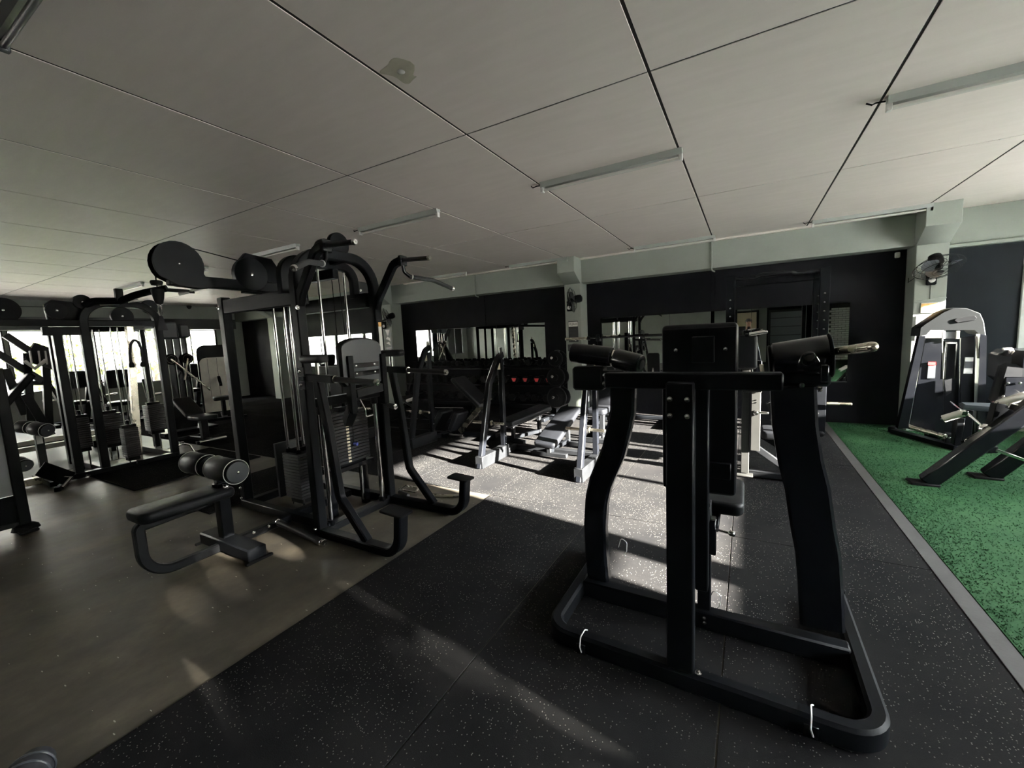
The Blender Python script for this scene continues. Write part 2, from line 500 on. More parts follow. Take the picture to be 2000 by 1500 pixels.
# turf: backing, and a pile of blades
mb = MB().span((1.078, YR, -.0058), (XR, 7.39, .006), 0).span((1.078, 7.39, -.0058), (1.885, YB - .004, .006), 0).span((2.215, 7.39, -.0058), (XR, YB - .004, .006), 0)
turf = mb.build('artificial_turf', M['turf']); turf['kind'] = 'stuff'
tag(turf, 'green artificial turf strip along the right of the room', 'turf')
turf['_o'] = (0, 0, 0)
rng = np.random.default_rng(3)
N = 52000
yy = 1.2 + 6.53 * rng.random(N) ** 1.25
xx = 1.082 + (XR - 1.1) * rng.random(N) ** 1.5
an = rng.random(N) * 6.283; hh = .004 + .007 * rng.random(N); wd = .0028 + .003 * (yy / 7)
lean = rng.normal(0, .006, (N, 2))
vv = np.zeros((N, 3, 3), np.float32)
vv[:, 0] = np.stack([xx - np.cos(an) * wd, yy - np.sin(an) * wd, np.full(N, .005)], 1)
vv[:, 1] = np.stack([xx + np.cos(an) * wd, yy + np.sin(an) * wd, np.full(N, .005)], 1)
vv[:, 2] = np.stack([xx + lean[:, 0], yy + lean[:, 1], .005 + hh], 1)
me = bpy.data.meshes.new('turf_blades')
me.vertices.add(3 * N); me.vertices.foreach_set('co', vv.ravel())
me.loops.add(3 * N); me.loops.foreach_set('vertex_index', np.arange(3 * N, dtype=np.int32))
me.polygons.add(N); me.polygons.foreach_set('loop_start', np.arange(0, 3 * N, 3, dtype=np.int32))
me.update(); me.validate(); me.materials.append(M['turf'])
bl = bpy.data.objects.new('turf_blades', me); COL.objects.link(bl); bl.parent = turf; bl['kind'] = 'stuff'

# ---- ceiling: painted boards with open black joints under a dark deck
mb = MB().span((XL - .3, YR - .3, ZC + .004), (XR + .3, YB + .5, ZC + .3), 0)
ceiling = struct(mb.build('ceiling', M['joint'])); ceiling['_o'] = (0, 0, 0)
cx = [XL] + [-.477 + 1.2 * k for k in range(-11, 4)] + [XR]
cy = [YR, -2.495, -.005, 2.485, 4.976, YB + .05]
gx, gy = .0085, .0065
boards = {}
for i in range(len(cx) - 1):
    for j in range(len(cy) - 1):
        sx, sy = cx[i + 1] - cx[i] - 2 * gx, cy[j + 1] - cy[j] - 2 * gy
        key = (round(sx, 3), round(sy, 3))
        if key not in boards: boards[key] = MB().box((0, 0, 0), (sx, sy, .005), None, .0012).mesh('ceiling_board', M['ceiling'])
        share('ceiling_board', boards[key], ((cx[i] + cx[i + 1]) / 2, (cy[j] + cy[j + 1]) / 2, ZC + .0022), ceiling)
# small pale clips across the cross joints
clip = MB().box((0, 0, 0), (.016, .022, .004), None, .001).mesh('joint_clip', M['white'])
for j in (4,):
    for k in range(26): share('joint_clip', clip, (-7.5 + k * .4 + (k % 3) * .02, cy[j], ZC - .001), ceiling)
# a patched square and a water stain left by an old fitting
mb = MB().lathe((-1.566, 1.754, ZC - .0035), (0, 0, 1), [(.018, 0), (.022, .003)], 12)
mb.build('old_hook', M['white'], ceiling)
pts = [(.0 + (.095 + .03 * math.sin(3 * t) + .02 * math.cos(5 * t)) * math.cos(t) * .8, (.11 + .03 * math.sin(2 * t + 1)) * math.sin(t)) for t in [2 * math.pi * q / 26 for q in range(26)]]
m_stain = mat('ceiling_stain', (.47, .45, .36), .55, var=.1, vscale=14)
MB().plate(pts, (-1.566, 1.754, ZC - .0006), (1, 0, 0), (0, -1, 0), .001, .0004).build('damp_stain', m_stain, ceiling)

a_ = at(1122, 487, Z=ZC)
MB().span((a_.x - .28, a_.y - .28, ZC - .0018), (a_.x + .28, a_.y + .28, ZC - .0004), .0006).build('access_panel', M['ceiling'], ceiling)

# ---- back wall: black infill between pale columns under a beam, with haunched column heads
mb = MB().span((XL - .2, YB + .05, -.006), (XR + .2, YB + .3, ZC + .2), 0)
wall_back = struct(mb.build('wall_back', M['wall'])); wall_back['_o'] = (0, 0, 0)
COLX = [2.05, -2.83, -7.62, -12.4]
edges = [-14.6, -12.55, -12.25, -7.77, -7.47, -2.98, -2.68, 1.89]
for a, b in zip(edges[::2], edges[1::2]):
    MB().span((a, YB, -.005), (b, YB + .05, 2.46), 0).build('infill_panel', M['wall_black'], wall_back)
MB().span((2.21, YB, -.005), (2.985, YB + .05, 2.40), 0).build('infill_panel', M['wall_slate'], wall_back)
MB().span((3.9, YB, -.005), (XR, YB + .05, 2.40), 0).build('infill_panel', M['wall_slate'], wall_back)
for x in (-5.02, -.50):                                     # raised seams half-way along each bay
    MB().span((x - .03, YB - .012, 0), (x + .03, YB, 2.45), .003).build('infill_seam', M['wall_black'], wall_back)
for cxx in COLX:
    mb = MB().span((cxx - .155, 7.40, -.005), (cxx + .155, YB + .05, 2.5), .006)
    mb.build('column', M['wall'], wall_back)
    # the head steps forward over a sloping haunch
    prof = [(7.40, 2.44), (7.10, 2.62), (7.10, ZC), (YB, ZC), (YB, 2.44)]
    mb = MB().plate([(p[0], p[1]) for p in prof], (cxx, 0, 0), (0, 1, 0), (0, 0, 1), .32, .004)
    mb.build('column_head', M['wall'], wall_back)
bx = [XL, -12.56, -12.24, -7.78, -7.46, -2.99, -2.67, 1.89]
for a, b in zip(bx[::2], bx[1::2]):
    MB().span((a, 7.46, 2.45), (b, YB + .05, ZC - .001), .004).build('beam', M['wall'], wall_back)
MB().span((2.21, 7.70, 2.40), (XR, YB + .05, ZC - .001), .004).build('beam', M['wall'], wall_back)
MB().span((2.21, 7.66, 2.395), (XR, 7.75, 2.44), .004).build('ledge', M['wall'], wall_back)
MB().span((-7.0, 7.40, 2.86), (1.95, 7.46, ZC - .001), .003).build('cornice', M['ceiling'], wall_back)
# side door at the right end of the back wall
door = struct(MB().span((2.985, YB - .03, 0), (3.9, YB + .04, 2.1), .004).build('door_1', M['wall_side'])); door['_o'] = (0, 0, 0)
MB().cyl((3.1, YB - .03, 1.0), (3.1, YB - .09, 1.0), .012).tube([(3.1, YB - .085, 1.0), (3.22, YB - .085, 1.0)], .010).build('door_handle', M['chrome'], door)

# ---- right wall: high windows that let the low sun in
def wall_y(name, X0, X1, holes, y0, y1, z1, m):
    """a wall along Y with rectangular holes (y0, y1, z0, z1), all one mesh"""
    mb = MB(); c = y0
    for (a, b, za, zb) in holes:
        mb.span((X0, c, -.006), (X1, a, z1), 0); mb.span((X0, a, -.006), (X1, b, za), 0); mb.span((X0, a, zb), (X1, b, z1), 0); c = b
    mb.span((X0, c, -.006), (X1, y1, z1), 0)
    o = struct(mb.build(name, m)); o['_o'] = (0, 0, 0); return o
def window(n, Xc, hole, m_frame, glass, splits=(), fw=.035, d=.05):
    a, b, za, zb = hole
    mb = MB()
    mb.span((Xc - d / 2, a, za), (Xc + d / 2, a + fw, zb)); mb.span((Xc - d / 2, b - fw, za), (Xc + d / 2, b, zb))
    mb.span((Xc - d / 2, a + fw, za), (Xc + d / 2, b - fw, za + fw)); mb.span((Xc - d / 2, a + fw, zb - fw), (Xc + d / 2, b - fw, zb))
    o = struct(mb.build('window_%d' % n, m_frame)); o['_o'] = (0, 0, 0)
    for y in splits: MB().span((Xc - d / 2.4, y - fw * .4, za + fw), (Xc + d / 2.4, y + fw * .4, zb - fw)).build('glazing_bar', m_frame, o)
    MB().span((Xc - .003, a + fw * .6, za + fw * .6), (Xc + .003, b - fw * .6, zb - fw * .6), 0).build('pane', glass, o)
    return o
HR = [(-.30, .62, 1.26, 2.36), (1.58, 1.92, 1.26, 1.50), (2.10, 3.34, 1.26, 2.36), (3.38, 4.60, 1.26, 2.36), (4.64, 5.86, 1.26, 2.36), (5.90, 7.12, 1.26, 2.36)]  # second opening cut short to shape the sun stripes on the floor
wall_y('wall_right', XR, XR + .12, HR, YR - .2, YB + .3, ZC + .2, M['wall'])
wn = 1
for i, h in enumerate(HR):
    window(wn, XR + .06, h, M['frame_dark'], M['glass'], (), .02); wn += 1
portal('daylight_portal', (XR + .14, 4.2, 1.81), 6.2, 1.15, (-1, 0, 0))

# ---- left wall: a long run of windows
HL = [(-4.6 + 1.45 * k, -3.2 + 1.45 * k, .74, 2.21) for k in range(8)]
wall_left = wall_y('wall_left', XL - .15, XL, HL, YR - .2, YB + .3, ZC + .2, M['wall'])
for h in HL:
    window(wn, XL - .06, h, M['frame_dark'], M['glass'], ((h[0] + h[1]) / 2,), .03); wn += 1
MB().span((XL, YR, 2.20), (XL + .30, 7.4, 2.50), .004).build('blind_box', M['frame_dark'], wall_left)
MB().span((XL, YR, 2.50), (XL + .28, 7.4, ZC - .001), .004).build('beam', M['wall'], wall_left)
portal('daylight_portal', (XL - .18, 1.2, 1.475), 11.7, 1.6, (1, 0, 0))

# ---- rear wall, behind the camera, seen in the mirrors
mb = MB().span((XL - .2, YR - .25, -.006), (XR + .2, YR, ZC + .2), 0)
wall_rear = struct(mb.build('wall_rear', M['wall'])); wall_rear['_o'] = (0, 0, 0)
MB().span((.72, YR, 0), (2.70, YR + .03, 2.6), .003).build('infill_panel', M['wall_slate'], wall_rear)
MB().span((2.74, YR, 0), (XR, YR + .02, 2.45), 0).build('mortar_bed', M['mortar'], wall_rear)
brick = MB().box((0, 0, 0), (.216, .05, .072), None, .004).mesh('brick', M['brick'])
for r in range(24):
    for c in range(7):
        x = 2.86 + c * .228 + (.114 if r % 2 else 0)
        if x < XR - .09: share('brick', brick, (x, YR + .03, .10 + r * .084), wall_rear)
d2 = struct(MB().span((-.55, YR, 0), (.35, YR + .05, 2.1), .004).build('door_2', M['door_cream'])); d2['_o'] = (0, 0, 0)
fr = MB()
for a, b in (((-.63, 0), (-.55, 2.18)), ((.35, 0), (.43, 2.18)), ((-.55, 2.1), (.35, 2.18))): fr.span((a[0], YR, a[1]), (b[0], YR + .07, b[1]))
fr.build('door_frame', M['joint'], d2)
d3 = struct(MB().span((.85, YR + .03, 0), (2.55, YR + .06, 2.05), .003).build('door_3', M['shutter'])); d3['_o'] = (0, 0, 0)
for z in (.4, .75, 1.1, 1.45, 1.8): MB().span((.85, YR + .06, z - .012), (2.55, YR + .075, z + .012), .003).build('shutter_rib', M['joint'], d3)
MB().span((.78, YR + .03, 2.05), (2.62, YR + .10, 2.14)).span((.78, YR + .03, 0), (.85, YR + .10, 2.05)).span((2.55, YR + .03, 0), (2.62, YR + .10, 2.05)).build('door_frame', M['joint'], d3)

# ---- outside
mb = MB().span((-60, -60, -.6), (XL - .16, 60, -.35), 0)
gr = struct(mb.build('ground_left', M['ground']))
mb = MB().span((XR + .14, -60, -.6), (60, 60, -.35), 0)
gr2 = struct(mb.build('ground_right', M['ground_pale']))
struct(MB().span((32, -40, -.4), (32.4, 40, 8.0), 0).build('wall_added_right', M['skyblock']))  # unseen wall added to block the low sky from the right windows
struct(MB().span((-22.4, -40, -.4), (-22, 40, 7.0), 0).build('wall_added_left', M['skyblock_dark']))  # unseen dark wall added to dim the light through the left windows

sky_shade_r = struct(MB().span((XR + .12, -7, 2.78), (XR + 1.25, 9, 2.92), 0).build('added_eave_1', M['wall_side']))  # unseen overhang added to cut high sky light at the right windows
sky_shade_l = struct(MB().span((XL - 1.5, -7, 2.62), (XL - .15, 9, 2.76), 0).build('added_eave_2', M['wall_side']))  # its counterpart, added to cut high sky light on the left

# ---- mirrors on the black infill
def wall_mirror(x0, x1, z0, z1, label):
    t = thing('wall_mirror', label, 'mirror', ((x0 + x1) / 2, YB, z0), 'mirrors on the black back wall')
    n = max(1, round((x1 - x0) / 1.25))
    for k in range(n):
        a = x0 + (x1 - x0) * k / n; b = x0 + (x1 - x0) * (k + 1) / n
        MB().span((a + .0015, YB - .012, z0), (b - .0015, YB - .004, z1), .001).build('mirror_sheet', M['mirror'], t)
    MB().span((x0, YB - .016, z0 - .014), (x1, YB - .001, z0), .002).build('mirror_channel', M['frame_dark'], t)
wall_mirror(-2.42, 1.30, .63, 1.785, 'large frameless mirror behind the power rack, right of the middle column')
wall_mirror(-7.02, -3.57, 1.02, 1.785, 'long low mirror above the dumbbell rack, left of the middle column')
wall_mirror(-12.0, -8.15, .95, 1.80, 'mirror seen through the tall cable tower, far left bay')

# ---- conduits on the beam
def conduit(x, label):
    mb = MB().tube(fillet([(x, 7.445, 2.86), (x, 7.445, 2.42), (x + .04, 7.50, 2.40)], .03), .012, 10)
    mb.box((x, 7.452, 2.7), (.035, .012, .02)).box((x, 7.452, 2.52), (.035, .012, .02))
    solo(mb, 'conduit', M['wall'], label, 'pipe', 'conduits on the beam')
conduit(-.50, 'thin pale conduit dropping down the beam above the power rack')
conduit(-5.02, 'thin pale conduit dropping down the beam above the long low mirror')

# ---- fluorescent battens (switched off)
def batten(x0, y, label, z=ZC, L=1.2, body='batten', tube='tube'):
    t = thing('ceiling_light', label, 'ceiling light', (x0 + L / 2, y, z), 'fluorescent battens on the ceiling')
    h = .045
    pr = [(-.035, 0), (-.022, -h), (.022, -h), (.035, 0)]
    MB().plate(pr, (x0 + L / 2, y, z), (0, 1, 0), (0, 0, 1), L, .002).build('batten_body', M[body], t)
    for s in (0, 1):
        x = x0 + .012 + s * (L - .024)
        MB().span((x - .014, y - .02, z - h - .04), (x + .014, y + .02, z - h + .01)).build('lamp_holder', M['white' if tube == 'tube' else body], t)
    MB().cyl((x0 + .026, y, z - h - .022), (x0 + L - .026, y, z - h - .022), .013, 12).build('lamp_tube', M[tube], t)
    MB().tube([(x0 - .005, y, z - .02), (x0 - .05, y + .01, z - .012), (x0 - .075, y - .02, z - .03), (x0 - .10, y, z - .006)], .005, 6).build('feed_wire', M['black'], t)
for k, lab in enumerate(['batten light at the right edge of the picture, above the turf', 'batten light above the sunlit bench press rack, middle of the middle row',
                         'batten light just right of the tall cable tower top, middle row', 'batten light behind the pulley boom of the tall cable tower',
                         'batten light left of the pulley boom, fifth along the middle row', 'batten light farthest left in the middle row, over the far cable station']):
    batten(.745 - 2.395 * k, 3.61, lab)
for x, lab in ((.75, 'batten light along the back beam, nearest the wall fan on the turf side'), (-1.63, 'batten light along the back beam, just right of the middle column'),
               (-3.98, 'batten light along the back beam, just left of the middle column'), (-6.2, 'batten light along the back beam, partly behind the pull-up handles')):
    batten(x, 7.12, lab, ZC)
batten(-2.76, .63, 'batten light in the top left corner of the picture, painted dark as backlit', ZC, 1.2, 'batten_backlit', 'grey_plastic')

# ---- black rubber mats lying on the concrete
def floor_mat(x0, x1, y0, y1, label):
    solo(MB().span((x0, y0, -.0058), (x1, y1, .012), .003), 'floor_mat', M['rubber_floor'], label, 'mat', 'loose floor mats')
floor_mat(-7.35, -5.95, 1.80, 3.2, 'black mat on the concrete in front of the far cable station')
floor_mat(-5.25, -4.35, 1.82, 3.2, 'black mat on the concrete behind the roller seat of the tall tower')

# ================================================================== shared small parts
def bolt_mesh(r):
    return MB().lathe((0, 0, 0), (0, 0, 1), [(r, 0), (r, r * .35), (r * .62, r * .4), (r * .62, r * .95), (r * .4, r * 1.1)], 10).mesh('bolt', M['chrome'])
BOLT = {}
def bolt(t, p, axis, r=.012):
    if r not in BOLT: BOLT[r] = bolt_mesh(r)
    return share('bolt', BOLT[r], p, t, V(axis).to_track_quat('Z', 'Y').to_euler())
def weight_stack(t, x, y, z0, n, lx, ly, pitch=.028, top=1.9, rods=((0, -.07), (0, .07)), label_face=None, rod_r=.011, cable=True):
    me = MB().box((0, 0, 0), (lx, ly, pitch - .003), None, .004).mesh('weight_plate', M['iron'])
    lm = MB().box((0, 0, 0), (.003, .030, pitch * .6) if label_face == 'x' else (.030, .003, pitch * .6), None, .0005).mesh('weight_label', M['cream'])
    for k in range(n):
        z = z0 + pitch * (k + .5)
        o = share('weight_plate', me, (x, y, z), t)
        if label_face:
            q = share('weight_label', lm, (0, 0, 0)); q.parent = o
            q.location = (lx / 2 + .001, -ly * .08, 0) if label_face == 'x' else (0, -ly / 2 - .001, 0)
    zt = z0 + pitch * n
    MB().box((x, y, zt + .02), (min(lx, .07), min(ly, .16), .04)).cyl((x, y, zt + .03), (x, y, zt + .10), .018).build('stack_head', M['black'], t)
    for dx, dy in rods:
        MB().cyl((x + dx, y + dy, .05), (x + dx, y + dy, top), rod_r, 14).build('guide_rod', M['chrome'], t)
        MB().cyl((x + dx, y + dy, zt), (x + dx, y + dy, zt + .035), rod_r + .009, 12).build('rod_bushing', M['rubber'], t)
    if cable: MB().tube([(x, y, zt + .08), (x, y, top)], .0035, 6).build('cable', M['rubber'], t)
    MB().box((x, y, z0 - .025), (lx * .7, ly * .8, .05)).build('stack_buffer', M['rubber'], t)
def pulley(t, c, axis, r, th=.035, cover=True, m='black'):
    c = V(c); a = V(axis).normalized()
    if cover:
        MB().lathe(c - a * th / 2, a, [(r * .97, 0), (r, .004), (r, th - .004), (r * .97, th)], 32).build('pulley_cover', M[m], t)
    else:
        MB().lathe(c - a * th / 2, a, [(r, 0), (r, .006), (r * .86, th * .3), (r * .86, th * .7), (r, th - .006), (r, th)], 32).build('pulley_wheel', M['rubber'], t)
        MB().ring(c + a * th * .5, a, r * .7, .004).build('pulley_rim', M['chrome'], t)
    for s in (-1, 1): bolt(t, c + a * s * (th / 2), a * s, .011)
def grip(t, p, q, r=.017, cap=True, name='grip', m='foam', caps=(1,)):
    p, q = V(p), V(q); d = (q - p).normalized()
    MB().cyl(p, q, r, 16).build(name, M[m], t)
    for c in caps:
        e = q if c else p; dd = d if c else -d
        MB().lathe(e - dd * .008, dd, [(r * 1.12, 0), (r * 1.15, .006), (r * 1.12, .016), (r * .9, .022), (r * .45, .022), (r * .4, .017), (0, .017)], 18).build('end_cap', M['chrome'], t)
def roller(t, p, q, r, disc=True):
    p, q = V(p), V(q); d = (q - p).normalized(); L = (q - p).length
    o = MB().lathe(p, d, [(r * .88, 0), (r, .015), (r, L - .015), (r * .88, L)], 24).build('roller_pad', M['vinyl'], t)
    for e, s in ((p, -1), (q, 1)):
        MB().lathe(e - d * s * .001, d * s, [(r * .84, 0), (r * .84, .005), (r * .2, .008), (0, .008)], 24).build('roller_disc', M['grey_plastic'], o)
    for e in (p + d * .016, q - d * .016): MB().ring(e, d, r * 1.0, .0028, 28, 6).build('roller_band', M['white'], o)
    bolt(t, q + d * .008, d, .010)
    return o

# ================================================================== the press in the foreground
P = thing('plate_loaded_press', 'black plate-loaded press machine filling the right foreground on speckled rubber', 'gym machine', (-.2, 2.1, 0))
rail = fillet([(-.828, 2.62, .046), (-.828, 1.735, .046), (.437, 1.706, .046), (.437, 2.62, .046)], [0, .10, .12, 0], 8)
MB().sweep(rail, .09, .062, (0, 0, 1), .012).build('base_frame', M['black'], P)
MB().span((-.80, 2.115, .006), (.41, 2.185, .10), .008).build('base_crossbar', M['black'], P)
for x, s in ((-.828, -1), (.437, 1)): MB().box((x, 2.62, .05), (.07, .02, .10)).build('end_cap', M['rubber'], P)
MB().span((-.275, 1.69, .09), (-.172, 1.76, 1.30), .006).build('front_post', M['black'], P)
MB().span((-.53, 1.73, 1.268), (.115, 1.795, 1.333), .006).build('crossbar', M['black'], P)
for x in (-.258, -.195):
    for z in (1.19, 1.255): bolt(P, (x, 1.69, z - .02), (0, -1, 0), .0105)
bolt(P, (-.155, 1.70, .10), (0, 0, 1), .013); bolt(P, (-.165, 2.112, .05), (0, -1, 0), .010); bolt(P, (-.165, 2.112, .075), (0, -1, 0), .010)
MB().span((-.178, 1.80, .40), (-.128, 1.86, 1.27), .005).build('back_post', M['black'], P)
MB().span((-.20, 2.14, .08), (-.14, 2.20, .66), .005).build('seat_post', M['black'], P)
MB().bar((-.155, 1.84, .70), (-.17, 2.17, .60), .05, .06).build('seat_arm', M['black'], P)
MB().span((-.195, 2.09, .42), (-.115, 2.14, .60), .004).build('seat_sleeve', M['black_gloss'], P)
MB().tube([(-.115, 2.10, .55), (-.06, 2.085, .55)], .006).lathe((-.06, 2.085, .55), (1, -.2, 0), [(.010, 0), (.014, .006), (.014, .02), (.008, .026)], 12).build('adjuster_knob', M['chrome'], P)
pad = MB().cushion((-.178, 1.955, 1.155), (1, 0, 0), (0, 0, 1), .295, .735, .085, .02, .018).build('back_pad', M['vinyl'], P)
MB().span((-.32, 1.905, .80), (-.036, 1.914, 1.505), .003).build('pad_board', M['black'], pad)
MB().span((-.20, 1.885, 1.36), (-.115, 1.906, 1.47), .003).build('pad_bracket', M['black'], P)
MB().span((-.20, 1.885, .87), (-.05, 1.906, .94), .003).build('pad_bracket', M['black'], P)
for x, z in ((-.075, 1.415), (-.265, 1.415), (-.075, .90)): bolt(P, (x, 1.904, z), (0, -1, 0), .008)
MB().cushion((-.19, 2.54, .565), (1, 0, 0), (0, 1, 0), .38, .44, .07, .05, .022).build('seat', M['vinyl'], P)
MB().span((-.27, 2.2, .49), (-.11, 2.7, .53), .004).build('seat_frame', M['black'], P)
# swinging arms
def arm_path(pix, Y): return [at(x, y, Y=Y) for x, y in pix]
lp = arm_path([(1224, 752), (1222, 800), (1212, 845), (1204, 876), (1190, 908), (1178, 936), (1170, 970), (1166, 1020), (1167, 1075), (1171, 1128)], 2.19)
lp = [V((p.x, 2.19 - .06 * max(0, p.z - .1) / 1.1, p.z)) for p in lp]
MB().sweep(lp, .07, .125, (0, 1, 0), .012).build('press_arm', M['black_gloss'], P)
rp = arm_path([(1545, 752), (1549, 825), (1560, 895), (1573, 946), (1584, 1020), (1594, 1072), (1600, 1144), (1604, 1220)], 2.19)
rp = [V((p.x, 2.19 - .06 * max(0, p.z - .1) / 1.1, p.z)) for p in rp]
MB().sweep(rp, .07, .165, (0, 1, 0), .012).build('press_arm', M['black_gloss'], P)
# pivot heads, tubes and horns at the top of the arms
def Pd(x, y, d): return V((0, 0, CAM_H)) + (_r * (x - 1000) + _u * (750 - y) + _f * F_PX) * (d / F_PX)
a, b = Pd(1507, 703, 1.82), Pd(1618, 694, 1.72)
MB().lathe(a, b - a, [(.066, 0), (.073, .006), (.086, (b - a).length - .004), (.083, (b - a).length)], 30).build('pivot_tube', M['black_gloss'], P)
MB().cyl(a - (b - a).normalized() * .012, a, .064, 28).build('tube_cap', M['black'], P)
d = (b - a).normalized()
MB().cyl(b, b + d * .010, .091, 30).build('horn_flange', M['rubber'], P)
c0, c1 = Pd(1622, 688, 1.71), Pd(1706, 677, 1.44)
MB().lathe(c0, c1 - c0, [(.0165, 0), (.0185, (c1 - c0).length - .01), (.017, (c1 - c0).length), (.011, (c1 - c0).length + .008), (0, (c1 - c0).length + .010)], 22).build('weight_horn', M['steel'], P)
q = Pd(1560, 730, 1.80)
MB().box(q, (.215, .10, .10), None, .012).build('arm_yoke', M['black'], P)
for x, y in ((1522, 757), (1566, 752), (1600, 757)): bolt(P, Pd(x, y, 1.72), (0, -1, -.3), .011)
MB().tube(fillet([Pd(1563, 708, 1.60), Pd(1570, 690, 1.58), Pd(1588, 690, 1.58), Pd(1598, 706, 1.60)], .02), .006, 8).build('pin_handle', M['black_gloss'], P)
MB().cyl(Pd(1578, 705, 1.66), Pd(1580, 696, 1.58), .02, 14).build('arm_pivot', M['black_gloss'], P)
MB().bar(Pd(1487, 712, 1.86), Pd(1491, 735, 1.82), .018, .01).build('stop_bracket', M['steel'], P)
MB().span(Pd(1607, 712, 1.62) - V((.008, .02, .0)), Pd(1612, 746, 1.62) + V((.008, .02, 0)), .003).build('stop_bracket', M['black_gloss'], P)
a, b = Pd(1117, 689, 2.16), Pd(1196, 697, 2.06)
MB().cyl(a, b, .050, 26, .006).build('pivot_tube', M['black_gloss'], P)
d = (b - a).normalized()
MB().lathe(b, d, [(.034, 0), (.036, .004), (.034, .010), (.022, .010), (.02, .006), (0, .006)], 22).build('horn_end', M['steel'], P)
a2, b2 = Pd(1204, 700, 2.05), Pd(1252, 712, 1.96)
MB().lathe(a2, b2 - a2, [(.046, 0), (.05, .006), (.047, (b2 - a2).length - .004), (.043, (b2 - a2).length)], 26).build('pivot_sleeve', M['black_gloss'], P)
MB().cyl(b2, b2 + (b2 - a2).normalized() * .006, .024, 18).build('tube_cap', M['rubber'], P)
MB().box(Pd(1152, 738, 2.12), (.16, .09, .12), None, .012).build('arm_yoke', M['black'], P)
MB().box(Pd(1196, 740, 2.06), (.12, .07, .085), None, .008).build('arm_yoke', M['black'], P)
for x, y in ((1182, 733), (1196, 732), (1181, 749), (1195, 749)): bolt(P, Pd(x, y, 1.98), (.2, -1, 0), .012)
# ties and number tags on the base rail
for x, y in ((-.655, 1.672), (.22, 1.655)):
    MB().tube(fillet([(x + .012, y + .075, .10), (x + .004, y + .062, .108), (x, y + .012, .105), (x - .002, y + .003, .06), (x + .006, y + .002, .035)], .015), .0028, 6).build('zip_tie', M['zip_tie'], P)
    MB().box((x + .0, y + .010, .045), (.045, .006, .05), None, .002).build('floor_bracket', M['black_gloss'], P)
for s in ((-.64, 2.30, .25), (-.15, 2.20, .12)):
    x, y, z = s
    MB().tube(fillet([(x, y, z), (x + .02, y - .015, z + .07), (x + .055, y - .02, z + .05), (x + .05, y - .01, z - .01), (x + .03, y - .01, z - .04), (x + .08, y - .01, z - .045)], .02), .0022, 6).build('zip_tie', M['zip_tie'], P)

# ================================================================== the tall cable tower, left of the middle
T = thing('cable_tower', 'tall black multi-station cable tower with roller seat, weight stacks and pull-up handles', 'gym machine', (-3.55, 2.3, 0))
arch = fillet([(-2.95, 1.985, .02), (-2.95, 1.985, 2.235), (-2.95, 2.735, 2.235), (-2.95, 2.735, .02)], .24, 9)
MB().sweep(arch, .075, .078, (1, 0, 0), .008).build('arch_frame', M['black'], T)
arch2 = fillet([(-3.16, 2.02, 1.93), (-3.16, 2.02, 2.20), (-3.16, 2.70, 2.20), (-3.16, 2.70, 1.93)], .22, 8)
MB().sweep(arch2, .06, .075, (1, 0, 0), .008).build('arch_brace', M['black'], T)
MB().span((-4.225, 2.045, 0), (-4.145, 2.125, 1.99), .006).build('post', M['black'], T)
MB().span((-4.225, 2.66, 0), (-4.145, 2.74, 1.99), .006).build('post', M['black'], T)
MB().span((-4.14, 2.05, 1.84), (-2.99, 2.11, 1.965), .006).build('top_beam', M['black'], T)
MB().span((-4.14, 2.67, 1.84), (-2.99, 2.73, 1.965), .006).build('top_beam', M['black'], T)
MB().span((-4.14, 2.34, 2.06), (-2.98, 2.40, 2.14), .006).build('top_beam', M['black'], T)
MB().span((-4.22, 2.12, 1.88), (-4.16, 2.66, 1.96), .006).build('top_beam', M['black'], T)
MB().bar((-4.18, 2.37, 1.93), (-3.9, 2.37, 2.10), .06, .08).build('top_gusset', M['black'], T)
MB().span((-4.2, 2.03, .012), (-2.92, 2.10, .085), .006).span((-4.2, 2.67, .012), (-2.92, 2.74, .085), .006).build('base_beam', M['black'], T)
MB().span((-4.23, 2.1, .0), (-4.15, 2.67, .07), .006).span((-3.50, 2.1, .01), (-3.42, 2.67, .075), .006).build('base_beam', M['black'], T)
MB().span((-2.99, 2.02, .0), (-2.91, 2.70, .06), .006).build('base_beam', M['graphite'], T)
for p in ((-4.185, 2.04, 1.90), (-2.912, 1.95, 1.80), (-2.912, 2.735, 1.83), (-2.95, 1.945, .07), (-4.185, 2.04, .10), (-4.185, 2.04, .2)):
    bolt(T, p, (1, 0, 0) if p[0] > -2.93 else (0, -1, 0), .017)
for p in ((-2.93, 1.935, 1.32), (-2.93, 1.935, 1.22)):
    MB().box((p[0], p[1] + .009, p[2]), (.075, .012, .07), None, .004).build('joint_plate', M['graphite'], T)
    bolt(T, p, (0, -1, 0), .016)
# low stack with its rods, front left
weight_stack(T, -3.60, 2.30, .13, 15, .24, .22, .028, 1.9, ((-.075, -.07), (.075, -.07), (-.075, .08), (.075, .08)), None, .012)
MB().span((-3.86, 2.20, .10), (-3.83, 2.58, .62), .004).build('side_shield', M['grey_plastic'], T)
# stack behind the knee-raise station, with numbered plates
MB().span((-3.20, 2.24, .0), (-3.14, 2.30, .42), .004).span((-3.20, 2.60, .0), (-3.14, 2.66, .42), .004).span((-3.20, 2.22, .40), (-3.06, 2.68, .44), .004).build('stack_stand', M['black_gloss'], T)
weight_stack(T, -3.14, 2.45, .46, 16, .13, .40, .029, 2.15, ((0, -.13), (0, .13)), 'x', .012)
MB().cyl((-3.07, 2.47, .62), (-3.03, 2.475, .62), .016).build('selector_pin', M['blue'], T)
MB().tube([(-3.07, 2.47, .63), (-3.05, 2.46, .72), (-3.06, 2.44, .86)], .004, 6).build('pin_cord', M['rubber'], T)
